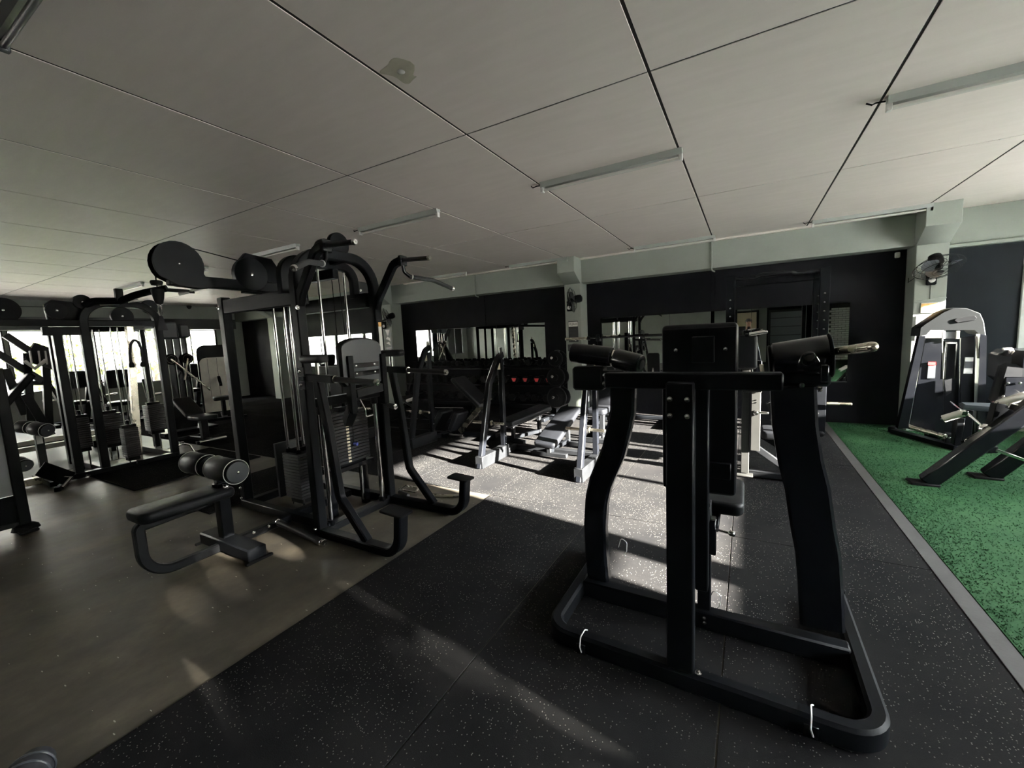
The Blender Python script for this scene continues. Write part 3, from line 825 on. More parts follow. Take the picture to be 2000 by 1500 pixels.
# pair of polished guide bars at the front face
for y in (2.075, 2.62):
    MB().cyl((-2.965 + .03, y, .09), (-2.965 + .03, y, .98), .019, 18).build('guide_bar', M['chrome'], T)
    for z0, z1 in ((.05, .10), (.97, 1.05)): MB().cyl((-2.935, y, z0), (-2.935, y, z1), .030, 16).build('guide_bar_mount', M['black'], T)
MB().span((-2.97, 2.03, 1.03), (-2.90, 2.69, 1.10), .005).build('carriage_beam', M['black'], T)
# knee-raise station: arms with grips, elbow pads, back pad
for y, s in ((1.985, -1), (2.735, 1)):
    MB().bar((-2.93, y, 1.275), (-2.62, y, 1.262), .055, .055).build('dip_arm', M['black'], T)
    grip(T, (-2.62, y, 1.262), (-2.185, y, 1.243), .0205, name='dip_grip')
    MB().ring((-2.60, y, 1.262), (1, 0, 0), .024, .006, 20, 6).build('grip_collar', M['chrome'], T)
    MB().cushion((-2.80, y + .02 * s, 1.415), (1, 0, 0), (0, 1, 0), .24, .10, .06, .03, .02).build('elbow_pad', M['vinyl'], T)
    MB().cyl((-2.80, y, 1.29), (-2.80, y, 1.39), .016).build('pad_stem', M['chrome'], T)
    # bent leg down to the foot step
    leg = fillet([(-2.80, y, 1.25), (-2.735, y, .9), (-2.675, y, .36), (-2.41, y, .065)], .10, 6)
    MB().sweep(leg, .058, .06, (0, 1, 0), .008).build('step_leg', M['black'], T)
    run = fillet([(-2.92, y, .036), (-2.09, y, .036), (-2.055, y, .335)], .15, 8)
    MB().sweep(run, .085, .064, (0, 1, 0), .008).build('step_tube', M['black'], T)
    MB().cushion((-2.10, y, .345), (1, 0, -.06), (0, 1, 0), .21, .13, .016, .02, .006).build('foot_step', M['rubber'], T)
bp = MB()
poly = [(.215 * math.cos(t), .19 + .075 * math.sin(t)) for t in [math.pi * k / 10 for k in range(11)]] + [(-.215, -.09), (-.185, -.125), (.185, -.125), (.215, -.09)]
bp.plate(poly, (-2.80, 2.385, 1.30), (0, 1, 0), (0, 0, 1), .065, .02)
pd = bp.build('back_pad', M['vinyl'], T)
MB().plate([(p[0] * .94, p[1] * .94) for p in poly], (-2.764, 2.385, 1.30), (0, 1, 0), (0, 0, 1), .006, .002).build('pad_shell', M['grey_plastic'], pd)
for z in (1.27, 1.335): MB().span((-2.762, 2.25, z - .02), (-2.748, 2.54, z + .02), .003).build('pad_rail', M['black_gloss'], T)
for y in (2.30, 2.49):
    for z in (1.27, 1.335): bolt(T, (-2.748, y, z), (1, 0, 0), .009)
MB().span((-2.80, 2.22, .95), (-2.74, 2.275, 1.42), .005).build('pad_post', M['black'], T)
MB().span((-2.80, 2.565, .98), (-2.74, 2.62, 1.42), .005).build('pad_post', M['black'], T)
MB().bar((-2.77, 2.28, 1.11), (-2.77, 2.56, 1.13), .06, .07).build('pad_crossbar', M['graphite'], T)
MB().tube(fillet([(-2.74, 2.30, 1.06), (-2.70, 2.31, .98), (-2.70, 2.31, .92), (-2.72, 2.40, .92)], .02), .008, 8).build('lever', M['chrome'], T)
MB().bar((-2.77, 2.25, 1.0), (-2.95, 2.33, .86), .07, .09).build('lever_arm', M['black'], T)
MB().cyl((-2.75, 2.60, .965), (-2.66, 2.60, .955), .022).build('lever_grip', M['foam'], T)
MB().lathe((-2.66, 2.60, .955), (1, 0, 0), [(.024, 0), (.024, .01), (.01, .012), (0, .012)], 14).build('end_cap', M['chrome'], T)
# pull-up arms and handles at the top
def chin(y, s):
    arm = fillet([(-2.93, y, 1.82), (-2.90, y, 1.90), (-2.68, y, 2.185), (-2.585, y, 2.205)], .10, 6)
    MB().sweep(arm, .06, .066, (0, 1, 0), .01).build('chin_arm', M['black'], T)
    MB().box((-2.575, y, 2.20), (.035, .08, .085), None, .006).build('chin_head', M['black_gloss'], T)
    grip(T, (-2.56, y, 2.205), (-2.285, y, 2.185), .0185, name='chin_grip')
    nk = fillet([(-2.575, y, 2.17), (-2.575, y + .01 * s, 2.11), (-2.55, y + .05 * s, 2.07)], .03)
    MB().tube(nk, .015, 10).build('grip_neck', M['black_gloss'], T)
    e0 = V((-2.55, y + .05 * s, 2.07))
    mid = V((-2.45, y + .24 * s, 2.045)); end = at(858, 568, Y=3.06) if s > 0 else None
    end = V((-2.36, y + .40 * s, 1.975))
    MB().tube(fillet([e0, mid, end], .15), .0185, 14).build('angled_grip', M['foam'], T)
    dd = (end - mid).normalized()
    MB().lathe(end - dd * .01, dd, [(.021, 0), (.0215, .012), (.017, .022), (.008, .022), (0, .018)], 18).build('end_cap', M['chrome'], T)
    MB().ring(e0 + (mid - e0).normalized() * .02, mid - e0, .0195, .005, 18, 6).build('grip_collar', M['white'], T)
chin(2.735, 1)
chin(1.985, -1)
# pulleys on top
MB().span((-3.53, 1.40, 1.975), (-3.47, 2.37, 2.055), .006).build('boom', M['black'], T)
MB().bar((-3.50, 2.37, 2.02), (-3.50, 2.37, 2.12), .08, .08).build('boom_bracket', M['black'], T)
pl = [(.155 * math.cos(t), .155 * math.sin(t)) for t in [math.radians(a) for a in range(-20, 231, 14)]]
pl += [(-.02, -.15), (.12, -.16), (.19, -.15)]
for x in (-3.535, -3.468):
    MB().plate([(-p[0], p[1]) for p in pl], (x, 1.47, 2.125), (0, -1, 0), (0, 0, 1), .008, .002).build('pulley_guard', M['black'], T)
pulley(T, (-3.50, 1.47, 2.125), (1, 0, 0), .135, .05)
MB().tube([(-3.50, 1.50, 2.262), (-3.50, 1.90, 2.205)], .004, 6).build('cable', M['rubber'], T)
MB().tube([(-3.50, 1.336, 2.13), (-3.50, 1.336, 1.95)], .004, 6).build('cable', M['rubber'], T)
MB().lathe((-3.50, 1.336, 1.955), (0, 0, -1), [(.018, 0), (.034, .012), (.036, .03), (.03, .07), (.022, .105), (.012, .115)], 18).build('cable_stop', M['rubber'], T)
MB().lathe((-3.50, 1.336, 2.0), (0, 0, -1), [(.032, 0), (.036, .01), (.03, .03)], 18).build('cable_stop', M['rubber'], T)
pulley(T, (-3.49, 1.96, 2.105), (1, 0, 0), .13, .05)
sq = [(-.15, -.14), (.15, -.14), (.15, .10), (.11, .16), (-.10, .18), (-.15, .12)]
MB().plate(sq, (-3.54, 2.06, 2.10), (0, 1, 0), (0, 0, 1), .05, .006).build('pulley_housing', M['black'], T)
MB().tube([(-3.5, 2.09, 2.10), (-3.58, 2.23, 1.9)], .004, 6).build('cable', M['rubber'], T)
q = at(660, 478, X=-2.97)
pulley(T, q, (1, 0, 0), .095, .045)
pulley(T, q + V((-.19, .02, -.02)), (1, 0, 0), .10, .045)
MB().bar(q + V((0, .05, -.10)), q + V((-.30, .05, -.12)), .05, .06).build('pulley_bracket', M['black'], T)
q = at(707, 572, X=-3.35)
r8 = [(-.12, -.13), (.16, -.13), (.16, .07), (.12, .10), (-.06, .11), (-.11, .08), (-.12, .0)]
MB().plate(r8, q, (0, 1, 0), (0, 0, 1), .03, .006).build('pulley_housing', M['black_gloss'], T)
bolt(T, q + V((.016, -.03, .02)), (1, 0, 0), .013)
MB().tube([(-3.14, 2.45, 2.15), (-3.14, 2.45, .95)], .0035, 6).tube([(-3.14, 2.52, 2.12), (-3.14, 2.55, 1.0)], .0035, 6).build('cable', M['rubber'], T)
# warning sticker on the rear post
MB().span((-2.913, 2.72, 1.40), (-2.9095, 2.755, 1.66), .0005).build('sticker', M['white'], T)
MB().span((-2.9093, 2.72, 1.66), (-2.909, 2.755, 1.70), .0002).build('sticker', M['orange'], T)
# low-row seat with thigh rollers
jt = fillet([(-3.45, 1.46, .405), (-3.45, 1.035, .385), (-3.45, 1.035, .034), (-3.45, 2.04, .034)], [0, .03, .20, 0], 9)
MB().sweep(jt, .055, .062, (1, 0, 0), .010).build('seat_tube', M['graphite'], T)
MB().cushion((-3.45, 1.30, .455), (1, 0, 0), (0, 1, 0), .27, .58, .075, .06, .028).build('seat', M['vinyl'], T)
MB().span((-3.49, 1.50, .06), (-3.41, 1.58, .52), .006).build('seat_post', M['black'], T)
MB().span((-3.48, 1.51, .50), (-3.42, 1.57, .66), .005).build('roller_post', M['black_gloss'], T)
MB().cyl((-3.41, 1.54, .50), (-3.36, 1.53, .50), .014).lathe((-3.36, 1.53, .50), (1, -.1, 0), [(.012, 0), (.02, .006), (.02, .022), (.012, .028)], 14).build('adjuster_knob', M['chrome'], T)
MB().cyl((-3.74, 1.50, .655), (-3.12, 1.50, .655), .016).build('roller_axle', M['chrome'], T)
roller(T, (-3.78, 1.50, .655), (-3.49, 1.50, .655), .082)
roller(T, (-3.41, 1.50, .655), (-3.10, 1.50, .655), .085)
MB().span((-3.72, 1.47, .008), (-3.03, 1.60, .10), .01).build('foot_crossbar', M['black'], T)
for x in (-3.73, -3.02): MB().span((x - .012, 1.44, .0), (x + .012, 1.63, .02), .004).build('foot_pad', M['rubber'], T)
for y in (1.72, 1.84, 1.94): bolt(T, (-3.42, y, .05), (1, 0, 0), .013)
grip(T, (-3.40, 1.915, .055), (-2.72, 1.835, .055), .026, m='black', name='foot_bar', caps=(0, 1))
MB().bar((-3.43, 1.93, .05), (-3.43, 2.03, .05), .05, .05).build('foot_bar_bracket', M['black'], T)

# ---- things left on the floor by the tower
hb = thing('stirrup', 'chrome stirrup grip lying on the floor behind the tall tower, by the knee-raise step', 'cable attachment', (-2.98, 3.0, 0))
MB().tube(fillet([(-3.05, 2.98, .02), (-3.02, 3.03, .05), (-2.86, 3.02, .05), (-2.84, 2.97, .02), (-3.05, 2.98, .02)], .02), .011, 8).build('handle_frame', M['chrome'], hb)
MB().cyl((-3.0, 2.90, .028), (-2.84, 2.86, .028), .018).build('grip', M['foam'], hb)
MB().ring((-3.03, 2.95, .03), (0, 1, .3), .02, .005).build('ring', M['chrome'], hb)
lb = thing('lat_bar', 'short chrome bar lying on the concrete beyond the far knee-raise step', 'cable attachment', (-2.6, 3.02, 0))
MB().tube(fillet([(-2.75, 2.98, .018), (-2.55, 3.0, .018), (-2.42, 3.05, .018)], .05), .014, 10).build('bar', M['steel'], lb)
MB().cyl((-2.44, 3.045, .018), (-2.38, 3.07, .018), .018).build('end_cap', M['chrome'], lb)
# strap hanging from the boom cable
sp = thing('ankle_strap', 'chrome snap hook with black strap hanging from the pulley boom', 'strap', (-3.50, 1.336, 1.80))
hk = [(-3.5 + .022 * math.sin(t) * (1 + .25 * math.sin(t * .5)), 1.336, 1.80 - .042 * math.cos(t)) for t in [2 * math.pi * k / 18 for k in range(18)]]
MB().tube(hk, .0045, 8, False, True).build('snap_hook', M['chrome'], sp)
MB().ring((-3.5, 1.336, 1.843), (1, 0, 0), .012, .004, 16, 6).build('swivel', M['chrome'], sp)
MB().plate([(-.008, 0), (.008, 0), (.03, -.10), (-.03, -.10)], (-3.5, 1.336, 1.765), (0, 1, 0), (0, 0, 1), .004, .001).build('strap', M['cloth'], sp)

# ================================================================== the far cable station on the left
S = thing('cable_station', 'far black cable station with four weight stacks by the bright left windows', 'gym machine', (-7.4, 2.2, 0))
ar = fillet([(-7.30, 1.965, .02), (-7.30, 1.965, 2.19), (-7.30, 2.73, 2.19), (-7.30, 2.73, .02)], .24, 8)
MB().sweep(ar, .08, .085, (1, 0, 0), .008).build('arch_frame', M['black'], S)
MB().span((-7.36, 1.68, 0), (-7.27, 1.76, 1.86), .006).build('post', M['black'], S)
MB().span((-8.5, 1.90, 0), (-8.42, 1.98, 1.95), .006).build('post', M['black'], S)
MB().span((-8.5, 2.90, 0), (-8.42, 2.98, 1.95), .006).build('post', M['black'], S)
q0 = at(272, 908, Z=0); q1 = at(252, 640, X=q0.x)
MB().bar(q0, (q0.x, q1.y, 1.90), .07, .075).build('front_post', M['steel'], S)
MB().span((-7.34, -1.4, 1.90), (-7.27, 2.72, 1.98), .006).build('crossover_beam', M['black'], S)
MB().span((-7.34, 1.6, 1.79), (-7.27, 2.0, 1.89), .006).build('crossover_beam', M['black'], S)
MB().span((-8.5, 1.93, 1.88), (-7.3, 2.0, 1.97), .006).span((-8.5, 2.68, 1.88), (-7.3, 2.75, 1.97), .006).span((-8.48, 2.0, 1.88), (-8.42, 2.9, 1.95), .006).build('top_beam', M['black'], S)
MB().span((-8.5, 1.92, .01), (-7.28, 2.0, .08), .006).span((-8.5, 2.68, .01), (-7.28, 2.76, .08), .006).span((-7.35, 1.6, .01), (-7.25, 2.76, .07), .006).build('base_beam', M['black'], S)
for x, y, z0, n, ll in ((-7.55, 1.86, .34, 14, (.14, .14)), (-7.75, 2.20, .30, 15, (.18, .22)), (-7.20, 2.22, .16, 14, (.16, .15)), (-7.85, 2.74, .36, 14, (.2, .2))):
    weight_stack(S, x, y, z0, n, ll[0], ll[1], .028, 1.88, ((0, -.035), (0, .035)), None, .009)
for px, py, r in ((110, 607, .10), (160, 590, .09), (238, 618, .12), (292, 600, .10)):
    pulley(S, at(px, py, X=-7.32), (1, 0, 0), r, .05)
q = at(125, 606, X=-7.36); MB().plate([(-.16, -.12), (.16, -.12), (.17, .06), (.1, .10), (-.1, .12), (-.17, .06)], q, (0, 1, 0), (0, 0, 1), .06, .008).build('pulley_housing', M['black'], S)
pulley(S, at(5, 606, X=-7.32), (1, 0, 0), .14, .05)
MB().tube([at(22, 598, X=-7.30), at(105, 600, X=-7.30)], .004, 6).build('cable', M['rubber'], S)
# wide pull-up bar across the top
A_, B_ = at(172, 592, X=-7.3), at(242, 588, X=-7.0)
MB().tube(fillet([at(165, 598, X=-7.3), at(180, 588, X=-7.25), at(235, 588, X=-7.1), at(262, 577, X=-7.0), at(285, 571, X=-6.9), at(326, 563, X=-6.75)], .2), .045, 12).build('pull_up_bar', M['black'], S)
MB().tube([at(350, 575, X=-6.7), at(418, 556, X=-6.45)], .022, 12).build('pull_up_grip', M['white'], S)
MB().tube([at(326, 566, X=-6.75), at(380, 570, X=-6.6)], .024, 12).build('pull_up_grip', M['foam'], S)
MB().span(at(232, 588, X=-7.1) - V((.03, .03, .0)), at(232, 564, X=-7.1) + V((.03, .03, 0)), .005).build('bar_bracket', M['black'], S)
MB().tube([at(195, 594, X=-7.24), at(232, 592, X=-7.15)], .022, 10).tube([at(250, 589, X=-7.1), at(270, 586, X=-7.05)], .022, 10).build('neutral_grip', M['white'], S)
# triceps rope hanging on the front
tr = thing('triceps_rope', 'black triceps rope hanging in a loop at the far cable station', 'rope', at(262, 662, X=-7.1))
rp_ = [at(x, y, X=-7.1) for x, y in ((256, 712), (254, 690), (255, 672), (262, 663), (270, 668), (276, 682), (279, 708))]
MB().tube(fillet(rp_, .1), .016, 10).build('rope', M['cloth'], tr)
for x, y in ((257, 712), (279, 711)): MB().lathe(at(x, y, X=-7.1) + V((0, 0, .03)), (0, 0, -1), [(.018, 0), (.03, .03), (.03, .06), (.02, .07)], 14).build('rope_end', M['rubber'], tr)
# grey-shrouded head at the right of the station
hd = thing('cable_column', 'black twin-pulley cable column with grey head, behind the hanging snap hook', 'gym machine', at(345, 830, X=-9.5) * 1.0)
hd.location.z = 0; hd['_o'] = (hd.location.x, hd.location.y, 0)
cxx, cyy = -9.5, 3.82
MB().span((cxx - .22, cyy - .30, 1.78), (cxx + .12, cyy - .0, 2.10), .03).build('head_cover', M['grey_plastic'], hd)
MB().span((cxx - .22, cyy + .02, 1.80), (cxx + .10, cyy + .20, 2.06), .03).build('head_cover', M['grey_plastic'], hd)
MB().span((cxx - .20, cyy - .24, 0), (cxx + .02, cyy + .16, 1.8), .012).build('column', M['black_gloss'], hd)
for dy, e in ((-.16, .55), (.10, .20)):
    pulley(hd, (cxx + .07, cyy + dy, 1.40), (1, 0, 0), .10, .03, False)
    MB().cyl((cxx + .10, cyy + dy, 1.40), (cxx + .16, cyy + dy + (e if dy < 0 else -.12), .75 if dy < 0 else 1.0), .018, 12).build('cable_arm', M['steel'], hd)
for dy in (-.2, -.08, .04, .14): MB().cyl((cxx + .04, cyy + dy, .5), (cxx + .04, cyy + dy, 1.8), .011, 10).build('guide_rod', M['chrome'], hd)
MB().span((cxx - .3, cyy - .5, 0), (cxx + .3, cyy + .4, .06), .01).build('base', M['black'], hd)
# white shrouded machine in front of the windows
wm = thing('weight_machine', 'pin-loaded machine with a tall pale rounded shroud under the left windows', 'gym machine', (-11.3, 5.2, 0))
wx, wy, ww, wh = -11.2, 5.25, .74, 1.62
poly = [(-ww / 2, 0), (ww / 2, 0)] + [(ww / 2 - .16 + .16 * math.cos(t), wh - .16 + .16 * math.sin(t)) for t in [math.pi / 2 * k / 6 for k in range(7)]] + [(-ww / 2 + .16 - .16 * math.sin(t), wh - .16 + .16 * math.cos(t)) for t in [math.pi / 2 * k / 6 for k in range(7)]]
dv = V((.92, -.39, 0)); du = V((.39, .92, 0))
MB().plate(poly, (wx, wy, .05), du, (0, 0, 1), .42, .02).build('shroud', M['black'], wm)
MB().plate([(p[0] * .90, (p[1] - .8) * .80 + .62) for p in poly], V((wx, wy, .1)) + dv * .215, du, (0, 0, 1), .02, .006).build('front_panel', M['silver'], wm)
for k in (-.18, 0, .18): MB().bar(V((wx, wy, .45)) + dv * .228 + du * k, V((wx, wy, 1.36)) + dv * .228 + du * k, .008, .006).build('panel_groove', M['frame_dark'], wm)
MB().bar(V((wx, wy, .16)) + dv * .23 + du * .22, V((wx, wy, .40)) + dv * .23 + du * .22, .2, .01, dv).build('access_hatch', M['white'], wm)
MB().bar(V((wx, wy, .19)) + dv * .236 + du * .22, V((wx, wy, .37)) + dv * .236 + du * .22, .15, .01, dv).build('hatch_cover', M['grey_plastic'], wm)
MB().bar(V((wx, wy, .03)) + dv * .2, V((wx, wy, .03)) + dv * 1.3, .1, .06).bar(V((wx, wy, .03)) + dv * 1.25 - du * .4, V((wx, wy, .03)) + dv * 1.25 + du * .4, .1, .06).build('base_frame', M['black'], wm)
MB().cushion(V((wx, wy, .46)) + dv * .95, dv, du, .42, .36, .08, .05, .03).build('seat', M['vinyl'], wm)
MB().bar(V((wx, wy, .06)) + dv * .95, V((wx, wy, .42)) + dv * .95, .07, .07).build('seat_post', M['black'], wm)
MB().bar(V((wx, wy, .9)) + dv * .25, V((wx, wy, .75)) + dv * .8, .06, .06).build('arm', M['black'], wm)
# bench stool in front of it
bs = thing('adjustable_bench', 'small black adjustable bench between the far cable station and the tall tower', 'bench', (-7.3, 3.12, 0))
b0 = at(402, 862, Z=0); bs.location = (b0.x, b0.y, 0); bs['_o'] = (b0.x, b0.y, 0)
bx_, by_ = b0.x, b0.y
MB().span((bx_ - .05, by_ - .05, .0), (bx_ + .05, by_ + .05, .38), .006).build('post', M['black'], bs)
MB().cushion((bx_, by_, .42), (1, 0, 0), (0, 1, 0), .42, .30, .07, .04, .02).build('seat', M['vinyl'], bs)
MB().cushion((bx_ - .42, by_ - .02, .58), (.86, 0, -.5), (0, 1, 0), .52, .28, .07, .04, .02).build('back_pad', M['vinyl'], bs)
MB().bar((bx_ - .55, by_, .04), (bx_ + .25, by_, .04), .06, .05).bar((bx_ + .2, by_ - .22, .04), (bx_ + .2, by_ + .22, .04), .05, .05).bar((bx_ - .5, by_ - .22, .04), (bx_ - .5, by_ + .22, .04), .05, .05).build('base_frame', M['black'], bs)
MB().cyl((bx_ + .26, by_ - .2, .05), (bx_ + .26, by_ + .2, .05), .022).build('foot_bar', M['chrome'], bs)
vh = thing('triangle_bar', 'silver V-shaped row attachment lying on the floor at the far station', 'cable attachment', (-6.95, 2.85, 0))
v0 = at(360, 888, Z=0); vh.location = (v0.x, v0.y, 0); vh['_o'] = (v0.x, v0.y, 0)
MB().tube(fillet([v0 + V((.0, -.13, .018)), v0 + V((-.03, -.10, .12)), v0 + V((-.03, 0, .17)), v0 + V((-.03, .10, .12)), v0 + V((.0, .13, .018))], .05), .014, 10).build('handle_frame', M['chrome'], vh)
MB().box(v0 + V((-.03, 0, .18)), (.03, .05, .03)).build('hook_plate', M['chrome'], vh)

# seat with thigh rollers that belongs to the far station, left edge
ls = thing('roller_bench', 'roller bench of the far cable station at the left edge, rollers shining', 'bench', (-7.45, 1.45, 0))
roller(ls, (-7.62, 1.36, .72), (-7.46, 1.42, .70), .075); roller(ls, (-7.43, 1.43, .695), (-7.24, 1.50, .665), .08)
MB().bar((-7.45, 1.46, 0), (-7.45, 1.46, .64), .07, .07).build('post', M['graphite'], ls)
MB().span((-7.42, 1.43, .50), (-7.405, 1.48, .60), .002).build('number_plate', M['white'], ls)
MB().span((-7.52, .45, .02), (-7.40, 1.62, .10), .006).build('base_beam', M['steel'], ls)
MB().bar((-7.8, 1.46, .04), (-7.1, 1.46, .04), .09, .06).build('foot_crossbar', M['black'], ls)
MB().cushion((-7.45, .85, .48), (1, 0, 0), (0, 1, 0), .28, .62, .08, .05, .025).build('seat', M['vinyl'], ls)
MB().bar((-7.45, .6, .08), (-7.45, .6, .44), .06, .06).build('seat_leg', M['black'], ls)
roller(ls, at(36, 903, X=-7.05), at(50, 910, X=-6.9), .07)
fp = thing('row_foot_plate', 'black foot plate frame on the floor at the left of the far station', 'foot plate', (-6.95, 1.48, 0))
MB().bar((-6.95, 1.40, .12), (-7.10, 1.52, .22), .3, .02, (.5, .5, .7)).build('plate', M['rubber'], fp)
MB().tube([(-6.85, 1.45, .03), (-6.95, 1.56, .10), (-7.10, 1.45, .12)], .02).build('frame', M['chrome'], fp)
MB().bar((-7.1, 1.55, .03), (-6.8, 1.40, .03), .05, .05).build('foot', M['black'], fp)

# grey panel frame cut by the left edge of the picture
pf = thing('panel_frame', 'black framed machine shield with grey panel, cut by the left edge', 'machine shield', (-5.6, .6, 0))
top = at(-2, 745, Y=.92); bot = at(50, 1028, Y=.92)
MB().bar(bot, (bot.x - .02, .92, 1.45), .06, .07).build('post', M['black'], pf)
MB().box((bot.x, .92, .014), (.22, .12, .028), None, .01).lathe((bot.x, .92, .02), (0, 0, 1), [(.09, 0), (.08, .03), (.05, .05)], 14).build('foot', M['rubber'], pf)
bolt(pf, (bot.x + .06, .87, .02), (0, 0, 1), .012)
MB().span((bot.x - .03, -.5, .34), (bot.x - .015, .89, 1.42), .002).build('grey_panel', mat('pale_grey_panel', (.34, .36, .37), .25), pf)
MB().span((bot.x - .035, -.5, .10), (bot.x - .01, .89, .335), .002).build('kick_panel', M['black'], pf)
MB().span((bot.x - .05, -.5, .06), (bot.x + .01, .89, .10), .003).build('bottom_rail', M['graphite'], pf)

# ---- plate-loaded machines silhouetted against the left windows
lp1 = thing('leg_press', 'sloped leg press silhouetted against the far left windows', 'gym machine', (-11.6, 2.8, 0))
X0 = -10.8
def LX(x, y, dx=0): p = at(x, y, X=X0 + dx); return p
for dy in (0, .62):
    o = V((0, dy * .6, 0))
    MB().bar(LX(-60, 655) + o, LX(82, 742) + o + V((0, 0, -.02)), .09, .10).build('slide_rail', M['graphite'], lp1)
for x0, x1, y0, y1 in ((52, 60, 690, 830), (88, 96, 690, 835)):
    p, q = LX(x0, y0), LX(x1, y1)
    MB().bar((p.x, p.y, p.z), (q.x, q.y, max(.0, q.z)), .09, .10).build('upright', M['black'], lp1)
MB().bar(LX(55, 686), LX(112, 705), .12, .34).build('sled', M['black'], lp1)
MB().bar(LX(55, 748), LX(100, 748), .08, .08).build('cross_member', M['graphite'], lp1)
MB().bar(LX(48, 770), LX(98, 850), .12, .12).bar(LX(10, 720), LX(48, 810), .06, .10).build('brace', M['black'], lp1)
MB().tube([LX(48, 705, .2), LX(68, 720, .2), LX(90, 703, .2)], .03).build('yoke', M['white'], lp1)
for x in (58, 75, 88): MB().bar(LX(x, 685, .15), LX(x + 4, 712, .15), .04, .02).build('strap_plate', M['white'], lp1)
g0 = LX(40, 850); MB().span((X0 - .1, g0.y - .9, 0), (X0 + .1, g0.y + 1.0, .10), .01).bar((X0 - .5, g0.y - .7, .05), (X0 + .5, g0.y - .7, .05), .1, .08).bar((X0 - .5, g0.y + .8, .05), (X0 + .5, g0.y + .8, .05), .1, .08).build('base_frame', M['graphite'], lp1)
MB().cushion(LX(22, 770), (0, .6, .8), (1, 0, 0), .8, .5, .10, .05, .03).build('back_pad', M['vinyl'], lp1)
for k, (px, py, lab) in enumerate(((235, 770, 'machine with rounded back pad under the left windows, seen through the far cable station'),
                                   (150, 770, 'black plate-loaded bench machine under the left windows, left of the cable station arch'),
                                   (375, 770, 'black plate-loaded machine with sloped arm under the left windows, beside the pale shroud'))):
    XB = (-12.0, -13.5, -13.3)[k]; c = at(px, py, X=XB)
    t = thing('bench_machine', lab, 'gym machine', (XB, c.y, 0), 'plate-loaded machines along the left windows')
    x, y = XB, c.y
    MB().span((x - .05, y - .5, 0), (x + .05, y + .5, .08), .006).span((x - .4, y - .5, 0), (x + .4, y - .42, .07), .006).span((x - .4, y + .42, 0), (x + .4, y + .5, .07), .006).build('base_frame', M['black'], t)
    MB().bar((x, y + .1, .06), (x, y + .25, 1.0), .09, .1).build('mast', M['black'], t)
    MB().cushion((x + .02, y, 1.02), (0, 1, 0), (.2, 0, 1), .46, .40, .10, .09, .03).build('back_pad', M['vinyl'], t)
    MB().cushion((x + .2, y - .1, .50), (1, 0, 0), (0, 1, 0), .4, .4, .09, .05, .03).build('seat', M['vinyl'], t)
    MB().bar((x + .2, y - .1, .07), (x + .2, y - .1, .46), .07, .07).build('seat_post', M['graphite'], t)
    for s in (-1, 1):
        MB().bar((x + .05, y + .42 * s, .95), (x + .35, y + .36 * s, .55), .07, .08).build('lever', M['graphite'], t)
        MB().cyl((x + .3, y + .36 * s, .6), (x + .3, y + .62 * s, .62), .025).build('weight_horn', M['chrome'], t)
        MB().cyl((x + .08, y + .42 * s, .9), (x + .34, y + .46 * s, .93), .02).build('grip', M['white'], t)

# long low machine with pale rails, between the roller bench and the windows
lr = thing('low_sled', 'long low machine with two pale rails on the floor behind the roller bench', 'gym machine', (-9.2, 1.3, 0))
for x in (-9.55, -8.85):
    MB().span((x - .05, .1, .22), (x + .05, 2.7, .29), .006).build('rail', M['silver'], lr)
    for y in (.3, 2.5): MB().span((x - .04, y - .04, 0), (x + .04, y + .04, .22), .004).build('leg', M['black'], lr)
for y in (.3, 1.4, 2.5): MB().span((-9.5, y - .04, .12), (-8.9, y + .04, .18), .004).build('cross_tube', M['black'], lr)
MB().cushion((-9.2, 1.0, .42), (1, 0, 0), (0, 1, 0), .5, .7, .09, .06, .03).build('seat', M['vinyl'], lr)
MB().span((-9.3, .9, .18), (-9.1, 1.1, .38), .005).build('carriage', M['black'], lr)

# ================================================================== sunlit racks and benches in the middle
def bench_rack(x0, x1, label, yf, yr, zt, mats, base=True):
    t = thing('bench_press_rack', label, 'bench rack', ((x0 + x1) / 2, (yf + yr) / 2, 0))
    for x in (x0, x1):
        f = fillet([(x, yf, .0), (x, yf + (yr - yf) * .52, zt * .75), (x, yr - .04, zt * .97), (x, yr + .06, zt)], .12, 6)
        MB().sweep(f, .06, .075, (1, 0, 0), .008).build('front_post', M[mats], t)
        MB().bar((x, yr, 0), (x, yr + .03, zt * .95), .055, .065).build('rear_post', M[mats], t)
        MB().span((x - .05, yf - .02, 0), (x + .05, yr + .05, .145), .006).build('base_plate', M['graphite'], t)
        MB().span((x - .006, yr + .0, zt - .02), (x + .006, yr + .06, zt + .09), .003).build('bar_hook', M['chrome'], t)
        z = .50
        y = yf + (yr - yf) * .40
        MB().cyl((x - .22, y, z), (x - .045, y, z - .0), .017, 14).build('weight_horn', M['steel'], t)
        MB().cyl((x + .045, y, z), (x + .22, y, z), .017, 14).lathe((x + .04, y, z), (1, 0, 0), [(.03, 0), (.03, .012)], 14).build('weight_horn', M['steel'], t)
        MB().span((x - .032, yr - .045, zt * .86), (x + .032, yr - .043, zt * .92), .0005).build('sticker', M['cream'], t)
        for zz in (.16, .26): bolt(t, (x + .03, yr + .005, zz), (1, 0, 0), .011)
    MB().span((x0, yr + .28, .01), (x1, yr + .36, .07), .006).build('base_beam', M['graphite'], t)
    for x in (x0, x1): MB().bar((x, yr + .05, .05), (x, yr + .32, .05), .06, .06).build('base_foot', M['graphite'], t)
    return t
bench_rack(-2.70, -1.48, 'bench press rack of two leaning A-shaped uprights standing in the sun patch', 3.90, 4.46, 1.30, 'black_gloss')
bench_rack(-5.35, -4.15, 'second bench press rack with dark uprights, just behind the tall tower', 4.30, 4.78, 1.42, 'black')

